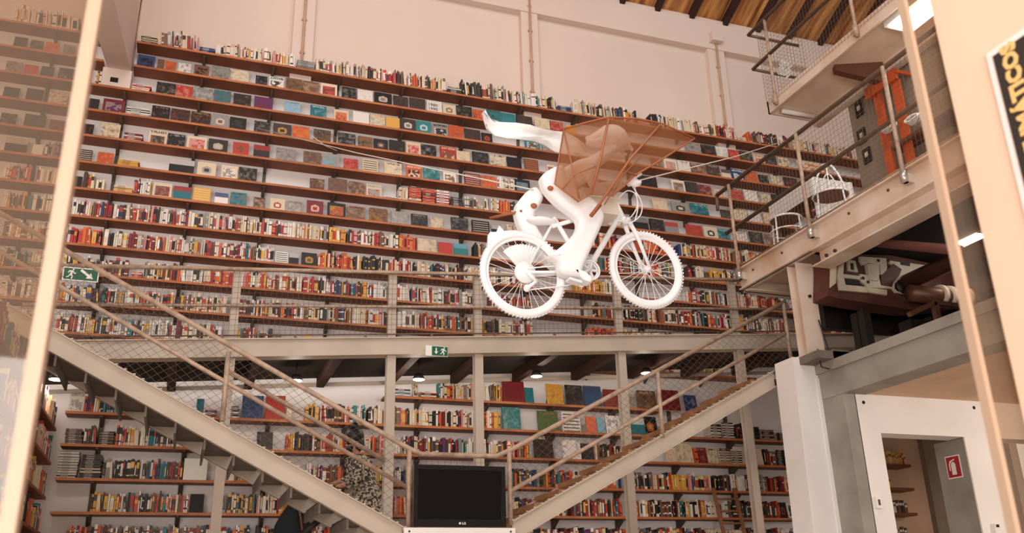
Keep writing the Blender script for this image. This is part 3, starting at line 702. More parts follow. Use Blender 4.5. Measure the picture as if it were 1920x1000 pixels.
ROWS = {
'U1': "s 264 296 cd 7;b 297 340 D 1.12;b 340 372 C 1.1;s 373 405 b 6;b 406 555 C;s 557 592 g 8;b 593 690 C;b 691 765 L;b 766 838 M;s 840 868 d 7;b 869 905 K 1.1;b 906 960 C 1.15;b 961 1045 M;s 1047 1075 b 6;b 1076 1120 C 1.1;b 1121 1195 D 1.05;s 1198 1222 r 6;b 1224 1250 K 1.05;b 1251 1345 C;b 1346 1382 L;s 1384 1402 c 5;b 1404 1480 D;b 1490 1600 C",
'U2': "f 257 290 bk F;f 295 308 nk P;f 310 330 on P;f 334 358 wk P;f 364 392 nk F;f 397 430 gk P;f 433 467 cn P;f 480 502 kg P;f 505 533 wk T;f 537 567 nd P;f 568 599 nc P;f 602 633 cmr F;f 642 670 kwd P;f 672 700 wc T;f 703 736 kwp C;f 739 767 dn P;f 769 799 dn P;f 802 830 wk S N1980;f 832 856 cn C;f 858 887 kgn P;f 889 913 ok P;f 915 942 tkm P;f 943 968 t H;f 972 1001 dn P;f 1005 1033 cg P;f 1035 1059 rcp P;f 1063 1082 y S;f 1288 1318 gdn P;f 1319 1345 kol P;f 1347 1368 wg P;f 1370 1390 rcn P;f 1392 1415 dcu P;f 1417 1436 cr T;f 1440 1460 dkw P;f 1464 1484 ck P;f 1500 1560 co F",
'U3': "b 178 190 K;s 247 284 rw 6;f 293 329 kcn P;f 330 361 rc P;f 363 398 gwd P;f 401 433 tro P;f 438 471 knc P;f 477 512 um T;f 534 564 lgn P;f 583 613 tbw P;f 627 655 cro F;f 663 693 wc S;f 695 723 cto P;f 725 751 y S;f 752 781 dwg C;f 782 810 tw C;f 813 842 gkw T;f 843 871 onr P;f 873 903 dmn P;f 905 925 kor C;f 987 1015 twn T;f 1019 1040 gc P;f 1225 1246 nco P;f 1249 1273 cgp F;f 1275 1298 wcr P;f 1300 1328 ncd P;f 1330 1354 dnc P;f 1356 1373 cdk H;f 1376 1400 bw T;f 1402 1424 onr P;f 1428 1445 kc P;f 1450 1470 ckw P;f 1475 1500 kog P;f 1520 1570 oyn P",
'U4': "f 165 185 dk S;f 192 232 mgu F;s 236 282 wd 7;f 284 318 kdp P;f 320 356 kop P;f 358 395 koy P;f 397 429 gcn C;f 431 462 kd F;f 477 507 kwg P;f 513 547 dy C;f 549 581 oyn P;f 589 621 dyc P;f 635 668 kwu P;f 673 700 nko P;f 702 729 knc C;f 731 761 kdg P;f 763 790 cpr F;f 792 820 kwd P;f 827 857 rcn T;f 858 883 cyn P;f 888 918 kgb P;f 921 951 cdk P;f 953 980 kd S;f 986 1012 no R;f 1028 1043 crn F;f 1200 1235 kdn P;f 1263 1288 cgn F;f 1289 1312 dkn P;f 1314 1338 mcp P;f 1342 1360 cr P;f 1376 1398 rpc P;f 1400 1424 wcp P;f 1430 1450 cn P;f 1452 1475 kd P;f 1500 1535 ckg P",
'U5': "f 155 175 kon P;f 188 224 cky P;s 231 268 wdr 6;f 278 313 cnk T;f 314 347 kdw P;f 350 388 crp F;f 391 427 dcw C;f 437 467 rn F;f 476 506 dro H;f 519 555 gdn P;f 570 603 ngu P;f 605 637 gl F;f 646 673 rpk P;f 681 710 cko R;f 722 755 cyk P;f 763 792 ocd T;f 796 826 twd P;f 833 857 wcn F;f 873 903 mcp R;f 905 932 on P;b 934 966 W .9;f 967 996 kgl F;f 1227 1254 cpr P;f 1263 1296 gkc C;f 1298 1332 tkc P;f 1355 1374 dgk P;f 1380 1405 cnw P;f 1408 1432 wgc P;f 1436 1460 cpn P;f 1470 1500 nwc P",
'U6': "f 148 172 dcn R;f 182 212 onc P;s 220 262 y 5;f 317 364 kw H;f 370 405 cgk C;f 415 446 cgw F;f 448 482 kcn P;f 582 609 nkc P;f 617 652 nug P;f 656 686 nck P;f 688 717 cgr T;s 719 747 kw 2;b 749 766 C;s 767 792 ro 13;s 793 818 ro 12;s 819 845 wr 12;s 846 871 d 9;b 873 896 W .9;s 898 908 c 4;b 910 937 W .95;b 939 958 O .9;b 959 975 K .9;f 1153 1172 cn P;f 1175 1190 ck P;f 1190 1219 kg H;f 1222 1249 kgn P;f 1251 1275 gro H;f 1290 1321 rnp P;f 1324 1350 ckw C;f 1351 1372 tkw P;f 1385 1405 wck P;f 1410 1435 kcm P;f 1440 1470 ncp P",
'U7': "f 136 153 kt S;b 155 178 D;b 180 196 C .7;s 212 250 cy 6;b 252 262 R;b 263 283 T;f 286 322 cnm F;f 325 358 trl H;f 362 395 yc R;f 403 428 wb H;f 432 463 tob P;f 476 498 nck P;f 507 535 crw C;f 541 568 gwn P;f 576 607 mcr C;f 615 649 kyo F;f 652 686 ncm P;f 694 728 nyc P;f 735 765 gw P;s 768 772 k 1;f 773 804 kgc P;f 809 832 cnk P;f 848 880 kwg P;f 887 920 kcw R;f 924 948 kw H;f 953 985 ckd P;b 1112 1162 R;b 1200 1262 O;b 1274 1300 D;b 1301 1372 R;b 1376 1440 L;b 1445 1480 Y",
'U8': "b 122 150 R;b 151 172 C;b 173 245 D;b 246 330 L;b 331 400 M;b 401 475 M;b 476 522 R;b 523 556 W;b 557 600 C;b 601 617 T;b 618 650 Y;b 651 748 L;b 749 783 O;f 784 820 cwn P;f 824 850 r S;f 853 880 tl H;b 890 898 K;b 899 914 C;b 1125 1160 D;b 1163 1260 M;b 1290 1305 D;b 1307 1322 W;f 1324 1334 nk P;b 1335 1362 Y;b 1363 1400 D;b 1404 1450 L",
'U9': "b 112 145 R;b 146 190 O;b 191 290 M;b 291 330 R;b 331 380 C;b 381 425 L;b 426 480 M;b 481 515 W;f 517 541 wk R;f 543 561 kw H;f 566 595 kyn C;b 597 612 Y;b 613 630 R;b 631 680 M;b 681 730 K;b 731 770 L;b 771 870 D;b 871 915 W;b 916 935 R;b 936 1000 M;b 1080 1130 Y;b 1131 1160 C;b 1290 1372 M;b 1378 1440 L;b 1450 1520 M",
'U10': "b 112 125 R;b 126 150 K;b 151 178 C;b 179 196 D;b 197 240 L;s 246 268 r 5;b 270 300 D;b 301 340 R;b 341 380 W;b 382 440 O;b 442 500 R;b 501 600 R;b 601 700 D;b 701 745 W;b 746 770 W;b 771 800 D;b 801 892 M;b 920 1000 R;b 1113 1160 D;b 1170 1215 K;b 1216 1300 R;b 1301 1372 M;b 1376 1396 Y;b 1400 1480 M;b 1500 1530 Y;b 1560 1640 R",
'U11': "b 108 200 D;b 201 232 W;b 233 262 T;b 263 300 R;b 301 345 R;b 346 425 C;b 432 480 L;b 481 600 L;b 601 650 D;b 651 730 L;b 746 790 C;b 791 835 R;b 836 892 D;b 910 1000 M;b 1105 1165 O;b 1168 1240 C;b 1241 1280 R;b 1281 1372 L;b 1376 1400 M;b 1401 1430 D;b 1445 1475 Y;b 1476 1520 D;b 1560 1600 Y;b 1601 1640 W",
'U12': "b 105 160 R;b 161 178 Y;b 179 205 K;b 206 250 T;b 251 330 W;b 331 380 L;b 381 415 D;b 432 455 T;b 456 480 R;b 482 512 D;f 518 528 n S;f 571 586 y S;b 616 660 M .7;b 661 730 L .6;b 850 890 W .5;b 907 960 M;b 961 1020 T;b 1105 1150 D;b 1151 1165 Y;b 1172 1270 M .7;b 1300 1350 D .5",
'L1': "s 741 772 lwd 6;f 776 786 cd F;s 790 822 rwk 5;b 824 855 D;b 856 890 M;b 905 922 W;b 923 930 K;b 931 944 Y;f 945 986 m F 1.15;f 987 1003 tb P;f 1028 1059 yok P 1.05;f 1064 1096 dkg P 1.05;f 1099 1132 btn P 1.05;f 1136 1165 mor P;f 1178 1196 gnc P;f 1200 1234 nkc P;f 1240 1279 m S 1.15;f 1288 1310 bg F",
'L2': "f 129 157 wg T;b 158 200 D;b 201 262 T;f 368 382 tl P;s 384 408 brw 6;s 420 450 wkg 8;f 454 494 bgl P 1.1;f 498 535 r S 1.1;f 538 548 cw P;b 573 600 Y;b 601 655 L;b 656 690 T;b 691 722 L;b 741 768 L;b 769 812 C;b 813 846 V;b 847 891 M;b 905 926 R;b 927 941 Y;f 945 979 tcw P 1.1;f 1012 1050 eno P 1.05;f 1057 1091 wkc R;f 1102 1121 o S;f 1123 1138 lg S;f 1140 1166 wg F;f 1188 1213 tw H .9;f 1211 1236 koy C;s 1240 1262 kw 8;s 1262 1290 kw 9;s 1335 1356 kw 12;s 1357 1380 kw 13;b 1381 1402 K;s 1403 1428 k 11;s 1430 1455 gmk 8;s 1458 1490 kd 6",
'L3': "s 120 155 nd 9;b 157 182 K;s 184 215 kn 9;b 217 222 Y;b 223 262 C;b 263 300 T;b 301 345 W;f 490 512 kn P;f 482 490 kw P;b 537 553 Y;b 554 585 K;b 586 625 L;b 626 660 M;b 661 722 L;b 740 758 W;b 759 860 V;b 861 891 T;b 905 950 M;b 951 968 R;b 970 984 M;b 985 994 Y;f 1004 1040 kmr P 1.08 NPARIS;f 1058 1092 wkc P;f 1093 1116 k F;b 1119 1168 V;f 1252 1272 co P;f 1273 1303 cn P;b 1305 1312 R;f 1312 1330 mrc P;f 1331 1350 cnk P;s 1352 1374 cn 14;s 1375 1396 cd 13;f 1381 1412 c S .9;f 1413 1434 cy S;b 1436 1444 K;b 1445 1456 C;s 1458 1478 k 13;s 1480 1498 kc 9",
'L4': "s 104 146 wg 20;s 148 190 dk 17;b 192 212 W;b 213 262 K;b 263 342 D;f 344 388 wc S .95;f 410 420 ko P;f 424 440 w S;b 447 462 Y;b 463 482 M;b 575 600 M;b 601 655 V;b 690 722 M;b 741 775 D;b 905 940 D;b 960 1010 D;b 1020 1085 D;b 1148 1168 D;b 1190 1262 D;b 1263 1292 Y;b 1293 1336 P;b 1338 1372 K;b 1373 1400 C;b 1401 1445 D;b 1447 1462 R;b 1463 1484 V;b 1485 1508 D",
'L5': "b 170 190 Y;b 191 262 D;b 263 354 D;f 356 382 k S;b 405 425 T;b 426 480 D;b 481 522 R;b 523 548 Y;b 571 600 R;b 705 722 R;b 741 775 R;b 960 1062 D;b 1073 1170 D;b 1190 1262 D;b 1263 1325 D;b 1326 1362 C;b 1363 1400 K;b 1401 1465 D;f 1466 1480 kr C;f 1481 1500 wkg F",
'L6': "b 122 220 V;b 221 330 D;b 331 470 D;b 480 640 R;b 960 1180 V;b 1190 1330 D;b 1331 1400 C;b 1401 1510 D",
}
LEFTROWS = {   # the continuation seen through the left glass door
'U1': "b 20 150 C 1.1", 'U2': "f 25 50 kn P;f 56 80 kc P;f 84 110 on P;f 118 140 gk P", 'U3': "f 10 40 gk P;f 44 70 rok P;f 76 100 kg P;f 108 140 kcy P",
'U4': "f 5 35 kt P;f 48 80 kd P;f 90 125 ckn P", 'U5': "f 0 30 kc P;f 44 84 dn P;f 92 120 nk P", 'U6': "f 8 50 kc H;f 60 80 wc S;b 84 120 D", 'U7': "b 5 60 D;b 66 110 C", 'U8': "b 5 30 M;b 35 48 Y;b 52 95 T", 'U9': "b 5 60 L;b 62 95 D",
'U10': "b 0 90 M", 'U11': "b 0 85 C", 'U12': "b 0 90 D"}
def parse(rows, far):
    for key, txt in rows.items():
        z, sx0, sx1, lab = SHELF[key]
        for tk in txt.split(';'):
            q = tk.split(); typ = q[0]
            if typ == 'b':
                Xa, Xb = XA(float(q[1]), z+.1), XA(float(q[2]), z+.1); Xa = max(Xa, sx0+.03); hf = float(q[4]) if len(q) > 4 else 1.0
                X = Xa; pal = PAL[q[3]]; lastc = ''
                while X < Xb-.012:
                    r = rb.random(); wd = rb.uniform(.016, .034) if r < .75 else rb.uniform(.034, .055)
                    if q[3] in 'YVP': wd = max(wd, .024)
                    wd = min(wd, Xb-X)
                    h = rb.choice([.19, .21, .215, .225, .235, .25])*rb.uniform(.97, 1.03)*hf
                    if key == 'U1': h *= 1.05
                    h = min(h, .345)
                    cl = rb.choice(pal)
                    if rb.random() < .2 and lastc: cl = lastc
                    lastc = cl
                    lean = 0.0
                    if rb.random() < .10 or (key == 'U1' and rb.random() < .6): lean = -rb.uniform(.02, .12)
                    UPR.append(dict(key=key, X=X, z=z, w=wd-.0015, h=h, d=rb.uniform(.14, .17), y=12.02+rb.uniform(0, .02), c=cl, b=rb.choice('wckyrd'.replace(cl, '')), t=lean, far=far))
                    X += wd
            elif typ == 'f':
                Xa, Xb = XA(float(q[1]), z+.1), XA(float(q[2]), z+.1)
                hf = 1.0; txt_ = None
                for e in q[5:]:
                    if e[0] == 'N': txt_ = e[1:]
                    else: hf = float(e)
                wd = max(Xb-Xa, .05); h = min(.32, max(.185, min(wd*.98, .232))*hf*rb.uniform(.95, 1.05))
                if key[0] == 'L': h = min(.33, h*1.28)
                FACE.append(dict(key=key, X=Xa, z=z, w=wd, h=h, cols=q[3], st=q[4], txt=txt_, far=far))
            else:
                Xa, Xb = XA(float(q[1]), z+.05), XA(float(q[2]), z+.05); n = int(q[4]); zz = z
                Hm = .33
                for i in range(n):
                    t = min(Hm/n, rb.uniform(.013, .024)); 
                    FLAT.append(dict(key=key, X=Xa+rb.uniform(0, .012), z=zz, w=(Xb-Xa)-rb.uniform(.012, .03), t=t-.001, c=q[3][i % len(q[3])] if rb.random() < .9 else rb.choice('wcd'), far=far, i=i, n=n)); zz += t
parse(ROWS, False); parse(LEFTROWS, True)
def px_of(b, h):
    a = proj((b['X'], 12.02, b['z'])); c = proj((b['X']+b['w'], 12.02, b['z']+h)); return a[0], a[1], (c[0]-a[0])*(a[1]-c[1])
SH = {k: (('%s wall shelf' % ORD[int(k[1:])]) if k[0] == 'U' else ('%s lower shelf' % ORD[int(k[1:])])) for k in SHELF}
def bay(X):
    n = int((X+4.0)//.985)+1
    return n
USED = set()
def uniq(cands):
    for c in cands:
        c = ' '.join(c.split()[:16])
        if c not in USED: USED.add(c); return c
    i = 2
    return cands[-1]
def nb(lst, i, key='c'):
    l = lst[i-1] if i > 0 and lst[i-1]['key'] == lst[i]['key'] and abs(lst[i]['X']-lst[i-1]['X']-lst[i-1]['w']) < .08 else None
    r = lst[i+1] if i+1 < len(lst) and lst[i+1]['key'] == lst[i]['key'] and abs(lst[i+1]['X']-lst[i]['X']-lst[i]['w']) < .08 else None
    return l, r
def posword(b):
    n = bay(b['X']); return '%s bay' % ORD[min(n, 16)]
# positions inside the bay, left to right, for the last resort
from collections import defaultdict
def ranks(lst):
    g = defaultdict(list)
    for i, b in enumerate(lst): g[(b['key'], bay(b['X']))].append((b['X'], b.get('i', 0), i))
    out = {}
    for k, v in g.items():
        for r, (_, _, i) in enumerate(sorted(v)): out[i] = r+1
    return out
def ordn(n):
    if n <= 16: return ORD[n]
    return ['seventeenth', 'eighteenth', 'nineteenth', 'twentieth', 'twenty-first', 'twenty-second', 'twenty-third', 'twenty-fourth', 'twenty-fifth', 'twenty-sixth', 'twenty-seventh', 'twenty-eighth', 'twenty-ninth', 'thirtieth', 'thirty-first', 'thirty-second', 'thirty-third', 'thirty-fourth', 'thirty-fifth', 'thirty-sixth', 'thirty-seventh', 'thirty-eighth', 'thirty-ninth', 'fortieth', 'forty-first', 'forty-second', 'forty-third', 'forty-fourth', 'forty-fifth'][min(n-17, 28)]
GRP = lambda b: ('books on the %s' % SH[b['key']])
# upright books: the 300 that show largest are individuals
cand = []
HIDE = [(1506, 2000, 560, 1001), (905, 1290, 430, 600), (770, 955, 868, 1001), (1000, 1060, 250, 400), (-50, 104, -50, 1001), (1395, 1700, 480, 600)]
for i, b in enumerate(UPR):
    x, y, ar = px_of(b, b['h'])
    ok = 0 < x < 1900 and -5 < y < 1003 and not b['far'] and not any(a < x < c and d < y-10 < e for a, c, d, e in HIDE)
    if b['key'][0] == 'L' and ok:
        # behind the stair stringers
        xm = b['X']
        pass
    if ok: cand.append((ar, i))
cand.sort(reverse=True)
IND = set(i for _, i in cand[:214])
rk = ranks(UPR); stuff = MB()
for i, b in enumerate(UPR):
    if i in IND:
        m = MB(); upright_geo(m, b['X'], b['z']+.001, b['w'], b['h'], b['d'], b['y'], b['c'], b['t'], b['b'], False)
        o = m.obj('book')
        l, r = nb(UPR, i); sz = 'thick ' if b['w'] > .036 else ('slim ' if b['w'] < .021 else ''); hh = 'tall ' if b['h'] > .24 else ('short ' if b['h'] < .20 else '')
        cn = CN[b['c']]; ln = CN[l['c']] if l else None; rn = CN[r['c']] if r else None
        if l and r: side = 'between %s and %s ones' % (ln, rn)
        elif l: side = 'right of a %s one' % ln
        elif r: side = 'left of a %s one' % rn
        else: side = 'standing alone'
        c1 = '%s%s%s book %s, %s, %s' % (hh, sz, cn, side, SH[b['key']], posword(b))
        c2 = '%s upright book, %s from left in %s, %s' % (cn, ordn(rk[i]), posword(b), SH[b['key']])
        tag(o, uniq([c1, c2]), 'book', 'upright ' + GRP(b))
    else:
        upright_geo(stuff, b['X'], b['z']+.001, b['w'], b['h'], b['d'], b['y'], b['c'], b['t'], b['b'], True)
# books standing face-out
rf = random.Random(5); rk = ranks(FACE)
STN = dict(S='plain', C='round-motif', T='titled', R='line-patterned', H='two-tone', F='framed', P='picture')
for i, b in enumerate(FACE):
    m = MB(); lean = .16; th_ = rf.uniform(.012, .026)
    y0 = 12.03 + rf.uniform(0, .015)
    O, ux, uz = cover_geo(m, b['X'], b['z']+.001, b['w'], b['h'], th_, lean, b['cols'], b['st'], y0, rf)
    o = m.obj('display_book')
    cl = CN[b['cols'][0]]; fg = CN[b['cols'][1]] if len(b['cols']) > 1 else ''
    l, r = nb(FACE, i)
    desc = '%s face-out book with %s %s cover' % (cl, fg, STN[b['st']]) if fg else '%s plain face-out book' % cl
    if b['txt']:
        n = uz.cross(ux)*-1
        mm = MB()
        if b['txt'] == 'PARIS': text_mesh(mm, 'PARIS', O+ux*.018+uz*(b['h']-.052)+Vector((0, -.003, 0)), ux, uz, .066, 'sign_white', .0008, .005)
        else:
            text_mesh(mm, '1980', O+ux*.015+uz*(b['h']*.52)+Vector((0, -.003, 0)), ux, uz, .08, 'black_hole', .0008, .0); text_mesh(mm, '1990', O+ux*.015+uz*(b['h']*.18)+Vector((0, -.003, 0)), ux, uz, .08, 'black_hole', .0008, .0)
        tag(mm.obj('title', o), 'large printed title')
        desc = ('black face-out book titled PARIS with a red picture' if b['txt'] == 'PARIS' else 'white face-out book with large black numbers 1980')
    c1 = '%s, %s, %s' % (desc, SH[b['key']], posword(b))
    c2 = '%s face-out book, %s from left in %s, %s' % (cl, ordn(rk[i]), posword(b), SH[b['key']])
    tag(o, uniq([c1, c2]), 'book', 'face-out ' + GRP(b))
# books lying flat in stacks
g = defaultdict(int)
for i, b in enumerate(FLAT):
    m = MB(); c = jit(CC[b['c']]); y0 = 12.02+rb.uniform(0, .015); pg = S(228, 214, 194)
    a, e = (b['X'], y0, b['z']+.001), (b['X']+b['w'], y0+.2, b['z']+b['t'])
    m.box((a[0]+.002, a[1]+.003, a[2]+.0015), (e[0]-.002, e[1], e[2]-.0015), 'printed', pg)
    m.box(a, (e[0], e[1], a[2]+.0016), 'printed', c); m.box((a[0], a[1], e[2]-.0016), e, 'printed', c); m.box((a[0], a[1]-.0005, a[2]), (e[0], a[1]+.003, e[2]), 'printed', c)
    if b['t'] > .012: m.box((a[0]+b['w']*.2, a[1]-.0012, a[2]+b['t']*.35), (a[0]+b['w']*.6, a[1]-.0004, a[2]+b['t']*.6), 'printed', jit(CC['w' if b['c'] in 'kdmrbn' else 'd']))
    o = m.obj('flat_book'); pos = 'bottom' if b['i'] == 0 else ('top' if b['i'] == b['n']-1 else ordn(b['i']+1)+' from bottom')
    k = (b['key'], bay(b['X']))
    c1 = '%s book lying flat, %s of a stack, %s, %s' % (CN[b['c']], pos, SH[b['key']], posword(b))
    fr = 'left-hand' if proj((b['X'], 12, b['z']))[0] % 2 < 1 else 'right-hand'
    c2 = '%s flat book, %s of the right-hand stack, %s, %s' % (CN[b['c']], pos, SH[b['key']], posword(b))
    c3 = '%s flat book, %s of the middle stack, %s, %s' % (CN[b['c']], pos, SH[b['key']], posword(b))
    tag(o, uniq([c1, c2, c3]), 'book', 'stacked ' + GRP(b))
stuff2 = MB()
# left side bookcase below the walkway, at right angles to the long wall
m = MB(); m.box((-1.75, 6.5, 0), (-1.62, YW-.001, 3.92), 'wall_white'); struct(m, 'wall_left')
for si, z in enumerate([3.62, 3.24, 2.86, 2.48, 2.10]):
    m = MB(); m.box((-1.62, 7.2, z-.03), (-1.40, 11.45, z), 'wood_shelf_shaded')
    tag(m.obj('side_shelf'), 'wooden side wall shelf at far left under the stair, %s from top' % ORD[si+1], 'shelf', 'side wall shelves at far left')
    y = 11.42; j = 0
    while y > 7.4:
        wd = rb.uniform(.025, .06); h = rb.uniform(.2, .29); cl = rb.choice('ynkwrbtccmo')
        if rb.random() < .08: y -= .2
        m = MB() if j < 13 else stuff2; c = jit(CC[cl]); m.box((-1.60, y-wd, z), (-1.42, y-.001, z+h), 'printed', c)
        m.box((-1.421, y-wd+.003, z+h*.6), (-1.4195, y-.004, z+h*.75), 'printed', jit(CC['c' if cl in 'nkrbtmo' else 'k']))
        j += 1
        if j <= 13: tag(m.obj('book'), '%s book on side wall, %s from the corner, %s side shelf from top' % (CN[cl], ordn(j) if j < 45 else 'last', ORD[si+1]), 'book', 'books on the left side wall')
        y -= wd
        if j > 60: break
# passage shelves seen through the doorway
for si, z in enumerate([PY(1690, 871, 10.9).z, PY(1695, 915, 10.9).z, PY(1700, 962, 10.9).z, PY(1700, 1012, 10.9).z]):
    a = PY(1660, 500, 10.9)
    m = MB(); m.box((9.45, 10.9, z-.04), (XA(1708+si*6, z, 10.9), 11.19, z), 'wood_shelf_shaded')
    tag(m.obj('passage_shelf'), 'dark wooden shelf seen through the doorway, %s from top' % ORD[si+1], 'shelf', 'shelves beyond the doorway')
    X = XA(1662, z, 10.9); j = 0
    while X < XA(1708, z, 10.9) - .03 if si != 1 else X < XA(1676, z, 10.9):
        wd = rb.uniform(.03, .06); h = rb.uniform(.13, .20); cl = rb.choice('yycyrk' if si < 2 else 'nccmkd'); j += 1
        m = MB(); c = jit(CC[cl]); m.box((X, 10.95, z+.0005), (X+wd-.002, 11.1, z+h), 'printed', c); m.box((X+.006, 10.949, z+h*.6), (X+wd-.008, 10.951, z+h*.8), 'printed', jit(CC['w' if cl in 'rkmnd' else 'n']))
        tag(m.obj('book'), '%s book beyond the doorway, %s from left on %s passage shelf' % (CN[cl], ordn(j), ORD[si+1]), 'book', 'books beyond the doorway')
        X += wd

tag(stuff.obj('upright_books'), 'all the remaining small upright books filling the long wall shelves', 'books', kind='stuff')
tag(stuff2.obj('side_wall_books'), 'remaining blurred books on the side wall shelves at far left', 'books', kind='stuff')
# ================================================================== THE SUSPENDED BICYCLE AND RIDER
YB = 6.0
def B(x, y, dy=0.0): return PY(x, y, YB+dy)
bike = thing('bicycle', B(1100, 600), 'white painted bicycle hanging in mid-air in front of the book wall', 'bicycle')
def wheel(c, r, fin):
    m = MB(); n = 48
    ring = [c+Vector((math.cos(2*PI*i/n)*r, 0, math.sin(2*PI*i/n)*r)) for i in range(n)]
    m.tube(ring, .026, 'white_bike', 10, closed=True)
    for i in range(72):    # tyre tread knobs
        a = 2*PI*i/72; d = Vector((math.cos(a), 0, math.sin(a))); t = Vector((-math.sin(a), 0, math.cos(a)))
        p = c+d*(r+.024); m.obox(p-t*.006-Vector((0, .016, 0)), t*.012, Vector((0, .032, 0)), d*.006, 'white_bike')
    ty = m.obj('wheel', bike)
    m = MB(); m.tube([c+Vector((math.cos(2*PI*i/n)*(r-.032), 0, math.sin(2*PI*i/n)*(r-.032))) for i in range(n)], .012, 'white_bike', 8, closed=True); m.obj('rim', ty)
    m = MB()
    for i in range(28):
        a = 2*PI*i/28; sgn = 1 if i % 2 else -1; a2 = a+(.5 if (i//2) % 2 else -.5)
        m.tube([c+Vector((math.cos(a2)*.022, sgn*.03, math.sin(a2)*.022)), c+Vector((math.cos(a)*(r-.035), 0, math.sin(a)*(r-.035)))], .0022, 'white_bike', 5, cap=False)
    m.obj('spokes', ty)
    m = MB(); m.tube([c-Vector((0, .06, 0)), c-Vector((0, .03, 0)), c+Vector((0, .03, 0)), c+Vector((0, .06, 0))], [.012, .028, .028, .012], 'white_bike', 12); m.obj('hub', ty)
cr, cf = B(981, 515), B(1212, 506)
wheel(cr, .318, False); wheel(cf, .300, True)
bb = B(1100, 510)
ht, hb = B(1152, 378), B(1169, 412)
m = MB()
m.tube([ht, hb], .024, 'white_bike', 12); m.tube([B(1162, 405), bb], .023, 'white_bike', 12)
m.tube([B(1155, 390), B(1035, 425)], .018, 'white_bike', 12); m.tube([B(1038, 408), bb], .019, 'white_bike', 12)
for dy in (-.05, .05):
    m.tube([B(1017, 452), cr+Vector((0, dy, 0))], .011, 'white_bike', 8); m.tube([bb, cr+Vector((0, dy, 0))], .012, 'white_bike', 8)
m.tube([B(1036, 420), B(1017, 454)], .012, 'white_bike', 8)
m.obj('frame', bike)
m = MB(); m.ball(hb+Vector((0, 0, -.0)), .03, 'white_bike')
for dy in (-.055, .055): m.tube([B(1172, 412)+Vector((0, dy*.6, 0)), B(1188, 445)+Vector((0, dy, 0)), cf+Vector((0, dy, 0))], [.02, .017, .013], 'white_bike', 10)
m.tube([B(1173, 418)+Vector((0, -.06, 0)), B(1173, 418)+Vector((0, .06, 0))], .02, 'white_bike', 8)
m.obj('fork', bike)
m = MB(); st = B(1148, 366)
m.tube([ht, st], .014, 'white_bike', 10)
m.tube([st+Vector((-.02, .30, .02)), st+Vector((.02, .18, .06)), st+Vector((0, 0, .0)), st+Vector((.06, -.12, .06)), st+Vector((.14, -.26, .09))], .012, 'white_bike', 10)
m.obj('handlebar', bike)
m = MB(); g0 = B(1178, 346, -.2); g1 = B(1202, 341, -.3); m.tube([g0, g1], [.02, .012], 'white_bike', 10); m.ball(B(1190, 343, -.25), .045, 'white_bike', sx=1.3, sy=.8, sz=.75); m.obj('brake_lever', bike)
for q in ([(1190, 350), (1195, 385), (1180, 410), (1160, 415)], [(1186, 350), (1203, 380), (1200, 405), (1180, 420)], [(1160, 372), (1176, 358), (1192, 365), (1196, 390), (1190, 415)]):
    m = MB(); pts = [B(*p, -.12) for p in q]; sm = []
    for i in range(len(pts)-1):
        for t in range(4):
            p0 = pts[max(i-1, 0)]; p1 = pts[i]; p2 = pts[i+1]; p3 = pts[min(i+2, len(pts)-1)]; t_ = t/4
            sm.append(.5*((2*p1)+(p2-p0)*t_+(2*p0-5*p1+4*p2-p3)*t_*t_+(3*p1-p0-3*p2+p3)*t_**3))
    sm.append(pts[-1]); m.tube(sm, .005, 'white_bike', 6); m.obj('brake_cable', bike)
m = MB()
for R_, yy in ((.078, -.045), (.066, -.03)):
    c = bb+Vector((.01, yy, 0)); m.tube([c+Vector((math.cos(2*PI*i/30)*R_, 0, math.sin(2*PI*i/30)*R_)) for i in range(30)], .008, 'white_bike', 6, closed=True)
    for k in range(5): a = 2*PI*k/5; m.tube([c, c+Vector((math.cos(a)*R_, 0, math.sin(a)*R_))], .008, 'white_bike', 6)
m.obj('chainring', bike)
for q0, q1, yy in ((-.07, B(1072, 527, -.08), -.16), (.07, B(1110, 480, .08), .09)):
    m = MB(); m.tube([bb+Vector((0, q0, 0)), q1], .012, 'white_bike', 8); ck = m.obj('crank', bike)
    m = MB(); m.obox((q1.x-.05, YB+yy, q1.z-.02), (.1, 0, -.02), (0, .08, 0), (0, 0, .02), 'white_bike'); m.obj('pedal', ck)
m = MB(); m.tube([cr+Vector((0, -.05, 0)), cr+Vector((0, -.035, 0))], .085, 'white_bike', 24); m.tube([cr+Vector((0, -.07, 0)), B(1006, 528, -.07)], .015, 'white_bike', 8); m.ball(B(988, 541, -.07), .028, 'white_bike'); m.tube([B(1006, 528, -.07), B(988, 541, -.07)], .014, 'white_bike', 8); m.obj('rear_gears', bike)
m = MB(); m.tube([B(990, 544, -.06), B(1062, 536, -.05), B(1098, 527, -.05)], .005, 'white_bike', 6); m.tube([B(990, 503, -.05), B(1096, 495, -.05)], .005, 'white_bike', 6); m.obj('chain', bike)
m = MB(); m.ball(B(1016, 415), .1, 'white_bike', sx=1.3, sy=.7, sz=.28); m.obj('saddle', bike)
m = MB(); slab_from_outline(m, [(p.x, p.z) for p in [B(*q) for q in [(915, 460), (916, 440), (920, 434), (932, 434), (937, 422), (946, 432), (966, 431), (990, 436), (1004, 444), (990, 441), (965, 438), (942, 443), (925, 455)]]], YB+.02, .03, .008, 'white_bike'); m.obj('mudguard', bike)
m = MB(); pts = []
n = 26; r0 = .19
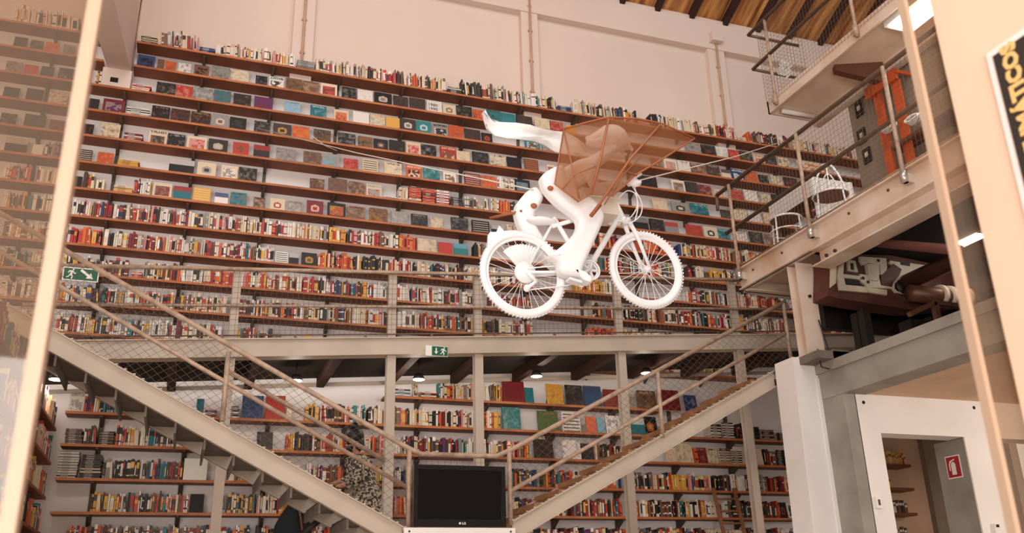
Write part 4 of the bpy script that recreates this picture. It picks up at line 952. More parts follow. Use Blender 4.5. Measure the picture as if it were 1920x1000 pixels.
for i in range(n):
    a0 = math.radians(62+78*i/n); a1 = math.radians(62+78*(i+1)/n); k = -.04+(.012 if i % 2 else -.012); k2 = -.04+(-.012 if i % 2 else .012)
    m.obox(cr+Vector((math.cos(a0)*.03, k, math.sin(a0)*.03)), Vector((math.cos(a0)*.2, 0, math.sin(a0)*.2)), Vector((math.cos(a1)*.2-math.cos(a0)*.2, k2-k, math.sin(a1)*.2-math.sin(a0)*.2)), (0, .004, 0), 'white_fab')
m.obj('pleated_skirt_guard', bike)
m = MB(); a = B(1092, 405, -.02); m.box((a.x, YB-.12, a.z), (a.x+.27, YB+.12, a.z+.135), 'pale_box'); m.box((a.x-.01, YB-.13, a.z+.125), (a.x+.28, YB+.13, a.z+.155), 'pale_box')
tag(m.obj('cargo_box', bike), 'pale box behind the handlebar')
# ------------------------------------------------------------------ rider
rid = thing('person', B(1050, 540), 'white sculpted person pedalling the hanging bicycle, leaning forward, head seen through the brown wing', 'person')
def OL(z1, off, sc, pts): return [B(off[0]+p[0]/sc, off[1]+p[1]/sc) for p in pts]
near = [(1041, 326), (1018, 333), (1003, 345), (1003, 356), (1009, 370), (1020, 384), (1037, 400), (1056, 414), (1069, 428), (1066, 446), (1052, 463), (1034, 479), (1018, 491), (1026, 499), (1034, 506), (1034, 518), (1042, 527), (1056, 531), (1072, 533), (1082, 540), (1090, 544), (1096, 540), (1091, 534), (1080, 531), (1076, 522), (1082, 505), (1091, 485), (1100, 465), (1110, 443), (1117, 424), (1114, 410), (1100, 391), (1080, 377), (1059, 362), (1048, 348)]
far = [(1012, 343), (996, 350), (985, 362), (976, 374), (974, 388), (977, 403), (983, 418), (992, 435), (1008, 452), (1030, 480), (1052, 500), (1062, 492), (1046, 466), (1028, 440), (1013, 415), (1010, 395), (1018, 380), (1026, 362)]
body = MB()
slab_from_outline(body, [(p.x, p.z) for p in (B(*q) for q in smooth_closed(near, 3))], YB-.12, .14, .045, 'white_figure')
slab_from_outline(body, [(p.x, p.z) for p in (B(*q) for q in smooth_closed(far, 3))], YB+.12, .14, .045, 'white_figure')
# torso, neck, head and arms grown as one surface
V = []; Eg = []
def sv(x, y, dy, r, r2=None): V.append((*B(x, y, dy), r, r2 or r)); return len(V)-1
pel = sv(1020, 356, 0, .13, .12); wst = sv(1048, 348, 0, .105, .10); chs = sv(1084, 326, 0, .13, .12); nk = sv(1118, 302, 0, .06); hd0 = sv(1138, 288, 0, .06); hd1 = sv(1152, 272, 0, .115, .10); hd2 = sv(1160, 256, 0, .08)
Eg += [(pel, wst), (wst, chs), (chs, nk), (nk, hd0), (hd0, hd1), (hd1, hd2)]
for dy in (-.2, .2):
    s1 = sv(1104, 316, dy*.8, .06); e1 = sv(1116, 352, dy*1.15, .045); w1 = sv(1152, 348, dy*.95, .032); Eg += [(chs, s1), (s1, e1), (e1, w1)]
    for k in range(4):
        a = sv(1162, 343+k*2.0, dy*.95+(k-1.5)*.012, .010); b_ = sv(1172, 341+k*2.6, dy*.95+(k-1.5)*.014, .009); Eg += [(w1, a), (a, b_)]
    a = sv(1156, 337, dy*.8, .010); Eg.append((w1, a))
skin_mesh(body, V, Eg, 'white_figure', 2)
# face: brow, nose, lips, chin, ears, eyes
def face_ball(x, y, dy, r, **k): body.ball(B(x, y, dy), r, 'white_figure', **k)
face_ball(1181, 277, 0, .026, sx=1.0, sy=.8, sz=.8); face_ball(1185, 281, 0, .013)
face_ball(1170, 270, 0, .06, sx=.9, sy=1, sz=1); face_ball(1172, 290, 0, .022, sx=.9, sy=1.2, sz=.5); face_ball(1166, 295, 0, .03, sx=.9, sy=1, sz=.7); face_ball(1155, 292, 0, .05, sx=1.1, sy=.9, sz=.7)
for dy in (-.10, .10): face_ball(1152, 278, dy, .022, sx=.8, sy=.4, sz=1.3)
bd = body.obj('body', rid)
m = MB()
m.ball(B(1148, 262), .135, 'white_figure', sx=1.08, sy=.85, sz=.98, n=20)
m.tube([B(1145, 255), B(1125, 256), B(1108, 262), B(1098, 258)], [.09, .06, .035, .012], 'white_figure', 12)
m.tube([B(1140, 262), B(1120, 268), B(1102, 268), B(1100, 272)], [.08, .05, .03, .01], 'white_figure', 12)
m.obj('hair', rid)
for dy, (ex, ey) in ((-.075, (1177, 270)), (.075, (1177, 270))):
    m = MB(); m.ball(B(ex, ey, dy*.6), .012, 'white_fab'); m.obj('eye', rid)
for (x, y, dy, r) in ((1032, 353, -.205, .018), (1001, 386, .03, .02)):
    m = MB(); m.ball(B(x, y, dy), r, 'rod_wood', sx=1.4, sz=1.1); tag(m.obj('hip_bolt', rid), 'small brown fixing bolt')
# streaming scarf
up_ = [(906, 209), (921, 219), (946, 224), (972, 226), (995, 234), (1018, 244), (1036, 250), (1056, 252), (1080, 262), (1104, 276)]
dn_ = [(908, 213), (913, 240), (925, 258), (948, 264), (975, 265), (1000, 265), (1022, 269), (1044, 280), (1062, 284), (1088, 290)]
m = MB(); n = len(up_)
rows_ = []
for i in range(n):
    a = B(*up_[i], -.06+.05*math.sin(i*1.1)); b_ = B(*dn_[i], .02+.06*math.sin(i*1.1+1.3)); row = []
    for j in range(9):
        t = j/8; p = a.lerp(b_, t); p.y += .045*math.sin(t*9+i*.7); row.append(p)
    rows_.append(row)
vs = []; fs = []
for off in (0, .007):
    for r_ in rows_:
        for p in r_: vs.append(p+Vector((0, off, 0)))
N9 = 9*n
for i in range(n-1):
    for j in range(8):
        q = i*9+j; fs.append((q, q+1, q+10, q+9)); fs.append((N9+q, N9+q+9, N9+q+10, N9+q+1))
for i in range(n-1):
    q = i*9; fs.append((q, q+9, N9+q+9, N9+q)); q += 8; fs.append((q, N9+q, N9+q+9, q+9))
for j in range(8): q = j; fs.append((q, N9+q, N9+q+1, q+1)); q = (n-1)*9+j; fs.append((q, q+1, N9+q+1, N9+q))
m.mesh(vs, fs, 'white_fab', sm=True); m.obj('scarf', rid)
# ------------------------------------------------------------------ brown kite-like wing
wing = thing('kite_wing', B(1100, 400, -.3), 'translucent brown fabric wing on thin wooden ribs in front of the rider', 'kite')
K = dict(tl=B(1056, 243, -.24), t1=B(1098, 231, -.33), t2=B(1141, 221, -.40), t3=B(1195, 224, -.42), t4=B(1240, 233, -.42), tip=B(1301, 261, -.36), r1=B(1245, 297, -.36), r2=B(1190, 330, -.36), r3=B(1147, 369, -.34), b0=B(1108, 366, -.34), b1=B(1084, 380, -.34), bl=B(1039, 346, -.28), c=B(1117, 300, -.44))
m = MB()
order = ['tl', 't1', 't2', 't3', 't4', 'tip', 'r1', 'r2', 'r3', 'b0', 'b1', 'bl']
for i in range(len(order)):
    a, b_, c = K[order[i]], K[order[(i+1) % len(order)]], K['c']
    m.mesh([a, b_, c], [(0, 1, 2)], 'wing_fabric', sm=True)
m.obj('fabric', wing)
def rib(nm, pts, r): m = MB(); m.tube([p+Vector((0, -.012, 0)) for p in pts], r, 'rod_wood', 6); m.obj(nm, wing)
def onfab(x, y, dy=-.42): return B(x, y, dy)
rib('rib', [K[k] for k in ('tl', 't1', 't2', 't3', 't4', 'tip')], .007)
rib('rib', [K['tip'], K['r1'], K['r2'], K['r3']], .008)
rib('rib', [K['tl'], K['bl'], K['b1']], .006)
rib('rib', [onfab(1140, 224), onfab(1126, 292, -.45), onfab(1107, 366, -.37)], .010)
rib('rib', [onfab(1236, 236), onfab(1180, 300, -.45), onfab(1110, 403, -.40)], .010)
rib('rib', [onfab(1056, 247, -.26), onfab(1075, 329, -.40), onfab(1085, 374, -.36)], .006)
rib('rib', [onfab(1200, 295, -.42), onfab(1165, 332, -.40), onfab(1132, 385, -.36)], .006)
rib('rib', [onfab(1054, 356, -.32), onfab(1075, 329, -.41), onfab(1116, 313, -.45)], .005)
rib('rib', [onfab(1167, 320, -.41), onfab(1193, 331, -.37)], .005)
m = MB(); m.tube([B(1108, 405, -.36), B(1125, 384, -.36)], .016, 'rod_wood', 8); m.obj('rib_foot', wing)
# suspension cables and a loose rod
for (p, q, lab) in ((PY(585, 255, 10.9), PY(632, 283, 11.2), 'short pale cord hanging in front of the fourth wall shelf'),
                    (PY(480, 240, 11.3), B(1000, 356), 'long thin cable from the left wall to the hanging bicycle'),
                    (B(1200, 338, -.25), PY(1478, 262, 8.9), 'thin cable from the handlebar to the right gallery')):
    m = MB(); m.tube([p, p.lerp(q, .5)+Vector((0, 0, -.03)), q], .006, 'cable_white', 6); tag(m.obj('cable'), lab, 'cable', 'cables holding the bicycle')
m = MB(); m.tube([PY(919, 409, 6.3), PY(979, 396, 6.05)], .012, 'rod_wood', 8); tag(m.obj('wooden_rod'), 'thin brown wooden rod sticking out left of the rider', 'rod')

# ================================================================== THE PERSON BEHIND THE LEFT STAIR
ZP = 2.02
m = MB(); m.box((-1.62, 9.99, 1.9), (9.4, YW, ZP), 'floor_wood'); struct(m, 'floor_rear')
m = MB(); m.box((-1.62, 9.99, 0), (9.4, 10.1, 1.9), 'white_plaster'); struct(m, 'wall_rear_platform')
YP = 11.0
def Q(x, y, dy=0.0): return PY(x, y, YP+dy)
per = thing('person', (Q(690, 930).x, YP, ZP), 'person with black hair in a bun and speckled dress behind the left stair rail', 'person')
V = []; Eg = []
def pv(p, r, r2=None): V.append((*p, r, r2 or r)); return len(V)-1
hip = pv(Q(688, 940), .15, .12); ws = pv(Q(684, 905), .12, .10); ch = pv(Q(674, 872), .135, .105); nk = pv(Q(668, 853), .05); h0 = pv(Q(664, 842), .06); h1 = pv(Q(661, 826), .085, .08); h2 = pv(Q(661, 812), .07)
Eg += [(hip, ws), (ws, ch), (ch, nk), (nk, h0), (h0, h1), (h1, h2)]
hx = Q(688, 940)
for dy in (-.085, .085):
    k1 = pv((hx.x, YP+dy, ZP+.85), .09); k2 = pv((hx.x-.05, YP+dy, ZP+.46), .06); k3 = pv((hx.x+.0, YP+dy, ZP+.08), .04); k4 = pv((hx.x-.15, YP+dy, ZP+.035), .035)
    Eg += [(hip, k1), (k1, k2), (k2, k3), (k3, k4)]
skl = MB()
skin_mesh(skl, V, Eg, 'skin', 2)
# arms with hands reaching to the left
for dy, el, wr in ((-.17, (668, 905), (641, 911)), (.15, (655, 898), (632, 905))):
    V2 = []; E2 = []
    V = V2
    a = pv(Q(674, 864, dy*.75), .05); b_ = pv(Q(*el, dy), .042); c = pv(Q(*wr, dy*.9), .026); p = pv(Q(wr[0]-5, wr[1]+.5, dy*.9), .032, .018)
    E2 += [(0, 1), (1, 2), (2, 3)]
    for k in range(4):
        f1 = pv(Q(wr[0]-9, wr[1]+1, dy*.9+(k-1.5)*.018), .0095); f2 = pv(Q(wr[0]-13+abs(k-1.5)*.7, wr[1]+3, dy*.9+(k-1.5)*.02), .008); E2 += [(3, f1), (f1, f2)]
    t1 = pv(Q(wr[0]-5, wr[1]+4, dy*.9-.03), .009); E2.append((3, t1))
    skin_mesh(skl, V2, E2, 'skin', 2)
skl.ball(Q(650, 831, 0), .018, 'skin', sx=1.2, sz=.9); skl.ball(Q(653, 838, 0), .014, 'skin', sy=1.6, sz=.5); skl.ball(Q(668, 829, -.085), .02, 'skin', sy=.5, sz=1.3)
skl.obj('body', per)
m = MB(); m.ball(Q(664, 819, 0), .125, 'hair', sx=.98, sy=.95, sz=1.0, n=18); m.ball(Q(666, 800, 0), .052, 'hair', n=12); m.tube([Q(668, 822), Q(672, 838), Q(664, 850)], [.1, .08, .03], 'hair', 12)
m.tube([Q(656, 838, -.03), Q(655, 848, -.03)], [.05, .03], 'hair', 10)
m.obj('hair', per)
for dy in (-.03, .03): m = MB(); m.ball(Q(651.5, 825, dy), .009, 'hair'); m.obj('eye', per)
# dress: open rings following the torso down to the knee, with sleeves
m = MB(); prof = [(672, 853, .075, .07), (672, 862, .16, .12), (676, 878, .165, .135), (682, 900, .15, .13), (688, 925, .175, .16), (692, 950, .20, .18), (694, 990, .23, .2), (694, 1030, .26, .22)]
rings = []
for x, y, rx, ry in prof:
    c = Q(x, y); rings.append([c+Vector((math.cos(2*PI*k/22)*rx*(1+.03*math.sin(k*3)), math.sin(2*PI*k/22)*ry, 0)) for k in range(22)])
vs = [p for r_ in rings for p in r_]; fs = []
for i in range(len(rings)-1):
    for k in range(22): fs.append((i*22+k, i*22+(k+1) % 22, (i+1)*22+(k+1) % 22, (i+1)*22+k))
m.mesh(vs, fs, 'dress', sm=True)
m.tube([Q(674, 864, -.12), Q(670, 888, -.17), Q(667, 906, -.175), Q(648, 911, -.16)], [.075, .07, .062, .045], 'dress', 14)
m.tube([Q(674, 864, .12), Q(662, 885, .15), Q(655, 899, .15), Q(640, 905, .14)], [.075, .07, .06, .045], 'dress', 14)
m.obj('dress', per)
# black bag, brace, ladder
c = PY(548, 1000, 11.0); zt = PY(546, 938, 11.0).z
bag = thing('instrument_bag', (c.x, 11.0, ZP), 'large black bag with a brown strap standing under the left stair', 'bag')
m = MB(); rings = []
for z, rx, ry, ox in ((ZP, .22, .14, 0), (ZP+.3, .25, .16, 0), (PY(548, 985, 11).z, .20, .14, -.0), (PY(548, 965, 11).z, .15, .12, .01), (PY(548, 950, 11).z, .10, .09, .02), (zt, .05, .05, .02)):
    rings.append([Vector((c.x+ox+math.cos(2*PI*k/20)*rx, 11.0+math.sin(2*PI*k/20)*ry, z)) for k in range(20)])
vs = [p for r_ in rings for p in r_]; fs = [tuple(range(20))[::-1], tuple(range(100, 120))]
for i in range(5):
    for k in range(20): fs.append((i*20+k, i*20+(k+1) % 20, (i+1)*20+(k+1) % 20, (i+1)*20+k))
m.mesh(vs, fs, 'black_cloth', sm=True); m.obj('cover', bag)
m = MB(); m.tube([PY(557, 942, 10.92), PY(563, 968, 10.84), PY(566, 990, 10.82), PY(567, 1010, 10.82)], .014, 'machine_brown', 8); m.obj('strap', bag)
m = MB(); m.tube([PY(609, 968, 10.1), PY(565, 1003, 10.1)], .035, 'machine_black', 10); tag(m.obj('stair_brace'), 'dark diagonal brace under the left stair beside the black bag', 'brace')
lad = thing('ladder', (PY(1370, 1000, 11.6).x, 11.6, ZP), 'brown wooden ladder leaning on the lower shelves at right', 'ladder')
rl = []
for (xt, xb_) in ((1337, 1357), (1376, 1396)):
    t = PY(xt, 916, 11.93); b_ = PY(xb_, 1000, 11.75); d = (b_-t); b2 = t+d*((ZP-t.z)/d.z); rl.append((t, b2))
    m = MB(); m.bar(t, b2, .05, .03, 'ladder_wood', up=(0, 1, 0)); m.obj('side_rail', lad)
for k in range(6):
    f = .14+.155*k; a = rl[0][0].lerp(rl[0][1], f); b_ = rl[1][0].lerp(rl[1][1], f)
    m = MB(); m.bar(a, b_, .05, .025, 'ladder_wood'); m.obj('rung', lad)
# ================================================================== THE RIGHT GALLERY
XG = 6.67; GZ = 5.68; GB = 5.40
m = MB(); m.box((XG, 2.0, GB), (XG+.02, 9.5, GZ), 'beam_rust'); m.box((XG-.06, 2.0, GZ-.02), (XG+.05, 9.5, GZ), 'beam_rust'); m.box((XG-.04, 2.0, GB), (XG+.08, 9.5, GB+.015), 'beam_rust')
tag(m.obj('gallery_edge_beam'), 'rust-stained pale steel beam along the gallery edge', 'beam')
m = MB(); m.box((XG+.021, 2.0, GB+.12), (13, 9.48, GZ-.03), 'soffit_brown'); struct(m, 'floor_gallery')
m = MB(); m.box((XG+.02, 9.44, GB-.03), (8.6, 9.47, GB+.119), 'soffit_brown'); m.box((XG+.02, 9.36, GB-.03), (8.6, 9.5, GB-.015), 'soffit_brown'); tag(m.obj('gallery_end_beam'), 'brown crossbeam under the far end of the gallery', 'beam')
m = MB(); m.box((6.76, 2.0, 5.20), (6.775, 8.02, 5.399), 'beam_rust'); m.box((6.63, 2.0, 5.19), (6.90, 8.02, 5.205), 'beam_rust'); m.box((6.63, 2.0, 5.385), (6.90, 8.02, 5.399), 'beam_rust')
lb = tag(m.obj('lower_gallery_beam'), 'second pale steel beam bolted under the gallery edge beam', 'beam')
for y in (7.75, 7.9):
    m = MB(); m.tube([(6.758, y, 5.30), (6.74, y, 5.30)], .02, 'lamp_body', 8); m.obj('bolt', lb)
for i in range(9):
    m = MB(); y = 9.2-i*.62; m.tube([(XG-.012, y, GZ-.10), (XG, y, GZ-.10)], .016, 'machine_brown', 8); tag(m.obj('beam_bolt'), 'rusty bolt on the gallery edge beam, %s from the far end' % ORD[i+1], 'bolt', 'bolts on the gallery edge beam')
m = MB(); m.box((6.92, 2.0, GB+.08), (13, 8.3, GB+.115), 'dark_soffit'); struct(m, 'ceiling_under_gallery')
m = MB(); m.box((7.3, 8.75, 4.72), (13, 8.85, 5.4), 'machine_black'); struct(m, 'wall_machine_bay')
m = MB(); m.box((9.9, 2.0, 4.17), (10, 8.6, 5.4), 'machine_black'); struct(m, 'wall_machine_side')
m = MB(); m.box((7.06, 2.0, 4.13), (12, 8.6, 4.16), 'concrete'); struct(m, 'floor_machine_bay')
gr = thing('gallery_railing', (XG-.08, 7, GZ), 'brown pipe railing with wire mesh along the right gallery', 'railing')
xr = 6.60; zt_, zm_ = 6.86, 6.24
m = MB(); m.tube([(xr, 2.0, zt_), (xr, 9.72, zt_)], .028, 'rail_dark', 12); m.tube([(xr, 9.72, zt_), (xr, 9.74, zt_-.22)], .024, 'rail_dark', 10); m.obj('top_rail', gr)
m = MB(); m.tube([(xr, 2.0, zm_), (xr, 9.6, zm_)], .026, 'rail_dark', 12); m.obj('middle_rail', gr)
for (px, py) in ((1377, 430), (1511, 370), (1684, 270)):
    p = PX(px, py, xr-.02)
    m = MB(); m.tube([(xr-.03, p.y, GB+.13), (xr-.03, p.y, zt_)], .024, 'rail_paint', 10); m.tube([(xr-.03, p.y, GB+.10), (xr-.03, p.y, GB+.22)], .04, 'chrome', 10); m.box((xr-.03, p.y-.03, GB+.1), (XG, p.y+.03, GB+.2), 'beam_paint'); m.obj('post', gr)
m = MB()
for i in range(122): y = 9.55-.062*i; m.wire((xr+.03, y, GZ-.02), (xr+.03, y, zt_), .0019)
for j in range(19): z = GZ+j*.064; m.wire((xr+.03, 2.0, z), (xr+.03, 9.55, z), .0019)
m.obj('wire_mesh', gr)
m = MB(); m.tube([(xr+.02, 2.0, GZ+.015), (xr+.02, 9.55, GZ+.015)], .012, 'rail_paint', 6); m.obj('bottom_bar', gr)
# steel column under the gallery beside the white pillar
m = MB(); y = 8.35
m.box((6.66, y, 4.22), (6.90, y+.012, GB-.03), 'beam_rust'); m.box((6.66, y+.16, 4.22), (6.90, y+.172, GB-.03), 'beam_rust'); m.box((6.775, y+.01, 4.22), (6.79, y+.16, GB-.03), 'beam_rust'); m.box((6.60, y-.02, 4.22), (6.95, y+.2, 4.235), 'beam_rust')
c = tag(m.obj('gallery_column'), 'rusty pale steel column standing on the grey beam end', 'column')
m = MB(); m.tube([(6.79, y-.02, 4.95), (6.79, y, 4.95)], .02, 'black_hole', 8); m.obj('bolt_hole', c)
m = MB(); m.tube([PY(1535, 600, 8.3), PY(1548, 640, 8.3), PY(1562, 680, 8.25), PY(1558, 693, 8.2), PY(1540, 688, 8.2), PY(1533, 655, 8.25)], .008, 'cable_black', 6); tag(m.obj('cable'), 'loose dark cable looping below the gallery column', 'cable')
m = MB(); m.tube([PX(1546, 730, 6.78), PX(1523, 715, 6.78), PX(1516, 745, 6.78)], .005, 'cable_white', 6)
# ------------------------------------------------------------------ cafe chairs and table on the gallery
def chair(x, y, rot, lab):
    th = thing('garden_chair', (x, y, GZ), lab, 'chair')
    c, s = math.cos(rot), math.sin(rot)
    def T(a, b_, z): return Vector((x+a*c-b_*s, y+a*s+b_*c, GZ+z))
    def ringp(R_, z): return [T(math.cos(2*PI*k/24)*R_, math.sin(2*PI*k/24)*R_, z) for k in range(24)]
    m = MB(); m.tube(ringp(.21, .45), .012, 'white_bike', 8, closed=True); m.obj('seat', th)
    m = MB(); m.prism([tuple(q) for q in ringp(.205, .437)], (0, 0, .02), 'machine_brown'); tag(m.obj('seat_pad', th), 'dark seat pad')
    for k in range(4):
        a = PI/4+PI/2*k; m = MB(); m.tube([T(math.cos(a)*.2, math.sin(a)*.2, .45), T(math.cos(a)*.24, math.sin(a)*.24, .0)], .011, 'white_bike', 8); m.obj('leg', th)
    m = MB(); m.tube(ringp(.22, .18), .008, 'white_bike', 6, closed=True); m.obj('stretcher', th)
    m = MB(); arc = [T(-.20+.0*k, -.19+.38*k/14, .45+.52*math.sin(PI*k/14)**.6) for k in range(15)]; m.tube(arc, .013, 'white_bike', 8)
    arc = [T(-.20, -.11+.22*k/12, .45+.38*math.sin(PI*k/12)**.6) for k in range(13)]; m.tube(arc, .008, 'white_bike', 8)
    m.tube([T(-.2, 0, .45), T(-.2, 0, .97)], .007, 'white_bike', 6); m.obj('backrest', th)
def at_px(px, X, z):   # point on the deck at depth line X seen at column px
    lo, hi = 3.0, 12.0
    for _ in range(40):
        mid = (lo+hi)/2
        if proj((X, mid, z))[0] > px: lo = mid
        else: hi = mid
    return lo
def stool(x, y, lab):
    th = thing('garden_stool', (x, y, GZ), lab, 'stool')
    ringp = lambda R_, z: [Vector((x+math.cos(2*PI*k/24)*R_, y+math.sin(2*PI*k/24)*R_, GZ+z)) for k in range(24)]
    m = MB(); m.tube(ringp(.20, .47), .013, 'white_bike', 8, closed=True); m.obj('seat', th)
    m = MB(); m.prism([tuple(q) for q in ringp(.195, .457)], (0, 0, .02), 'machine_brown'); tag(m.obj('seat_pad', th), 'dark seat pad')
    m = MB(); m.tube(ringp(.205, .30), .009, 'white_bike', 6, closed=True); m.obj('stretcher', th)
    for k in range(4): a = .3+PI/2*k; m = MB(); m.tube([(x+math.cos(a)*.2, y+math.sin(a)*.2, GZ+.47), (x+math.cos(a)*.225, y+math.sin(a)*.225, GZ)], .011, 'white_bike', 8); m.obj('leg', th)
stool(6.96, 8.80, 'low white metal stool nearest the gallery corner')
chair(7.02, 7.98, math.radians(228.7), 'white metal chair with tall arched back, beside the grey machine')
ty0, ty1, tx0, tx1, tz = 8.40, 9.28, 7.12, 7.72, .90
tb = thing('bar_table', ((tx0+tx1)/2, (ty0+ty1)/2, GZ), 'high table under a pale cloth behind the white metal chair', 'table')
m = MB(); m.box((tx0, ty0, GZ+tz-.03), (tx1, ty1, GZ+tz), 'machine_brown'); m.obj('tabletop', tb)
for a in (tx0+.05, tx1-.05):
    for b_ in (ty0+.05, ty1-.05): m = MB(); m.tube([(a, b_, GZ), (a, b_, GZ+tz-.03)], .018, 'machine_brown', 8); m.obj('leg', tb)
m = MB(); m.box((tx0-.012, ty0-.012, GZ+tz+.001), (tx1+.012, ty1+.012, GZ+tz+.006), 'cloth_white'); m.box((tx0-.014, ty0-.012, GZ+tz-.24), (tx0-.008, ty1+.012, GZ+tz+.006), 'cloth_white')
n = 16; dd = [.55+.06*math.sin(k*1.3) for k in range(n+1)]
for k in range(n):
    xa_, xb_ = tx0-.01+(tx1-tx0+.02)*k/n, tx0-.01+(tx1-tx0+.02)*(k+1)/n; yy = ty0-.014-.02*abs(math.sin(k*.9)); yy2 = ty0-.014-.02*abs(math.sin((k+1)*.9))
    m.hexa([(xa_, yy, GZ+tz-dd[k]), (xb_, yy2, GZ+tz-dd[k+1]), (xb_, yy2+.005, GZ+tz-dd[k+1]), (xa_, yy+.005, GZ+tz-dd[k]), (xa_, yy, GZ+tz+.006), (xb_, yy2, GZ+tz+.006), (xb_, yy2+.005, GZ+tz+.006), (xa_, yy+.005, GZ+tz+.006)], 'cloth_white')
tag(m.obj('tablecloth'), 'pale cloth draped over the high gallery table', 'tablecloth')
# grey press cabinet and orange rack
XC = 8.5
yc = PX(1604, 280, XC).y
gc = thing('press_cabinet', (8.9, yc-.5, GZ), 'tall grey painted machine cabinet on the gallery', 'machine')
m = MB(); m.box((XC, 7.4, GZ), (9.3, yc, 8.9), 'machine_grey'); m.box((XC-.01, 8.1, GZ+.1), (XC, 8.12, 8.8), 'lamp_body'); m.obj('cabinet', gc)
for q in ((1612, 205), (1617, 256), (1627, 292)):
    p = PX(*q, XC); m = MB(); m.box((XC-.02, p.y-.08, p.z-.11), (XC, p.y+.08, p.z+.11), 'machine_black'); m.box((XC-.024, p.y-.03, p.z-.02), (XC-.02, p.y+.03, p.z+.05), 'machine_cream'); m.obj('dial_panel', gc)
p = PX(1662, 300, XC-.1); m = MB(); m.tube([(XC-.1, p.y, GZ), (XC-.1, p.y, 7.85)], .02, 'cable_white', 8); tag(m.obj('drain_pipe'), 'thin white vertical pipe in front of the grey machine', 'pipe')
XO = 8.25
qa, qb = PX(1621, 176, XO), PX(1676, 128, XO)
orr = thing('orange_rack', (XO, (qa.y+qb.y)/2, GZ), 'orange metal machine rack with white coils beside the grey cabinet', 'rack')
m = MB(); m.box((XO, qb.y, qa.z-.10), (XO+.04, qa.y, qa.z+.06), 'orange_paint'); m.box((XO, qb.y-.03, qa.z-.03), (XO+.6, qb.y, qa.z+.02), 'orange_paint'); m.obj('top_board', orr)
for px_, X_ in ((1653, XO+.08), (1692, XO+.08)):
    c_ = PX(px_, 210, X_); m = MB(); m.box((X_-.03, c_.y-.07, GZ), (X_, c_.y+.07, qa.z-.09), 'orange_paint'); m.obj('upright', orr)
m = MB(); m.box((XO+.55, qb.y-.06, GZ), (XO+.6, qb.y, qa.z-.03), 'orange_paint'); m.obj('upright', orr)
qs = PX(1700, 262, XO+.03)
m = MB(); m.box((XO, qs.y-.75, qs.z-.03), (XO+.75, qs.y+.25, qs.z+.02), 'machine_brown'); m.obj('shelf', orr)
for (px, py, lab) in ((1664, 238, 'left'), (1714, 222, 'right')):
    p = PX(px, py, XO-.05)
    th = MB()
    for k in range(6): th.tube([p+Vector((.05*math.cos(2*PI*i/16+k)*1.0, .11*math.cos(2*PI*i/16), .038*math.sin(2*PI*i/16)+.006*k-.02)) for i in range(16)], .014, 'cloth_white', 6, closed=True)
    tag(th.obj('cord_coil'), '%s coil of white cord tied on the orange rack' % lab, 'coil', 'coils of white cord')
qc = PX(1690, 340, XC-.05)
ch = thing('drawer_chest', (XC+.2, qc.y, GZ), 'pale wooden drawer chest under the orange rack', 'chest')
m = MB(); m.box((XC-.05, qc.y-.3, GZ), (XC-.01, qc.y+.25, GZ+.62), 'machine_cream'); m.obj('case', ch)
for z in (.04, .33): m = MB(); m.box((XC-.062, qc.y-.27, GZ+z), (XC-.05, qc.y+.22, GZ+z+.25), 'machine_cream'); m.box((XC-.07, qc.y-.06, GZ+z+.1), (XC-.062, qc.y+.06, GZ+z+.13), 'black_hole'); m.obj('drawer', ch)
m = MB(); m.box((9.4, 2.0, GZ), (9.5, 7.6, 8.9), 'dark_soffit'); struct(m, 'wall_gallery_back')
# ------------------------------------------------------------------ upper walkway
UX, UZ = 7.56, 8.24
m = MB(); m.box((UX, 2.0, UZ), (UX+.03, 9.6, UZ+.20), 'beam_rust'); m.box((UX, 9.57, UZ), (8.36, 9.6, UZ+.20), 'beam_rust'); m.box((8.33, 2.0, UZ-.08), (8.45, 9.6, UZ+.20), 'beam_rust'); tag(m.obj('upper_walkway_frame'), 'pale pink steel frame of the topmost walkway at upper right', 'beam')
m = MB(); m.box((UX+.031, 2.0, UZ+.07), (8.329, 9.569, UZ+.12), 'soffit_brown'); struct(m, 'floor_upper_walkway')
ur = thing('upper_railing', (UX, 7, UZ+.2), 'brown pipe railing with dense mesh on the topmost walkway', 'railing')
m = MB(); xx = UX-.03; m.tube([(xx, 2.0, 9.72), (xx, 9.78, 9.72)], .027, 'rail_dark', 10); m.tube([(xx, 9.78, 9.72), (8.45, 9.78, 9.72)], .024, 'rail_dark', 10); m.obj('top_rail', ur)
m = MB(); m.tube([(xx, 2.0, 9.11), (xx, 9.78, 9.11)], .027, 'rail_dark', 10); m.tube([(xx, 9.78, 9.11), (8.45, 9.78, 9.11)], .024, 'rail_dark', 10); m.obj('middle_rail', ur)
for q in ((1445, 120), (1604, 50)):
    p = PX(*q, xx); m = MB(); m.tube([(xx, p.y, UZ+.02), (xx, p.y, 9.72)], .024, 'rail_paint', 10); m.tube([(xx-.01, p.y, UZ+.04), (xx-.01, p.y, UZ+.18)], .038, 'rail_paint', 10); m.obj('post', ur)
m = MB()
for i in range(122): y = 9.6-.062*i; m.wire((xx+.02, y, UZ+.12), (xx+.02, y, 9.72), .002)
for j in range(25): z = UZ+.14+j*.064; m.wire((xx+.02, 2.0, z), (xx+.02, 9.6, z), .002)
for i in range(14): x = UX+i*.062; m.wire((x, 9.6, UZ+.12), (x, 9.6, 9.72), .002)
for j in range(25): z = UZ+.14+j*.064; m.wire((UX, 9.6, z), (8.40, 9.6, z), .002)
m.obj('wire_mesh', ur)
p = PX(1470, 130, 7.8)
pl = MB(); rr = random.Random(3)
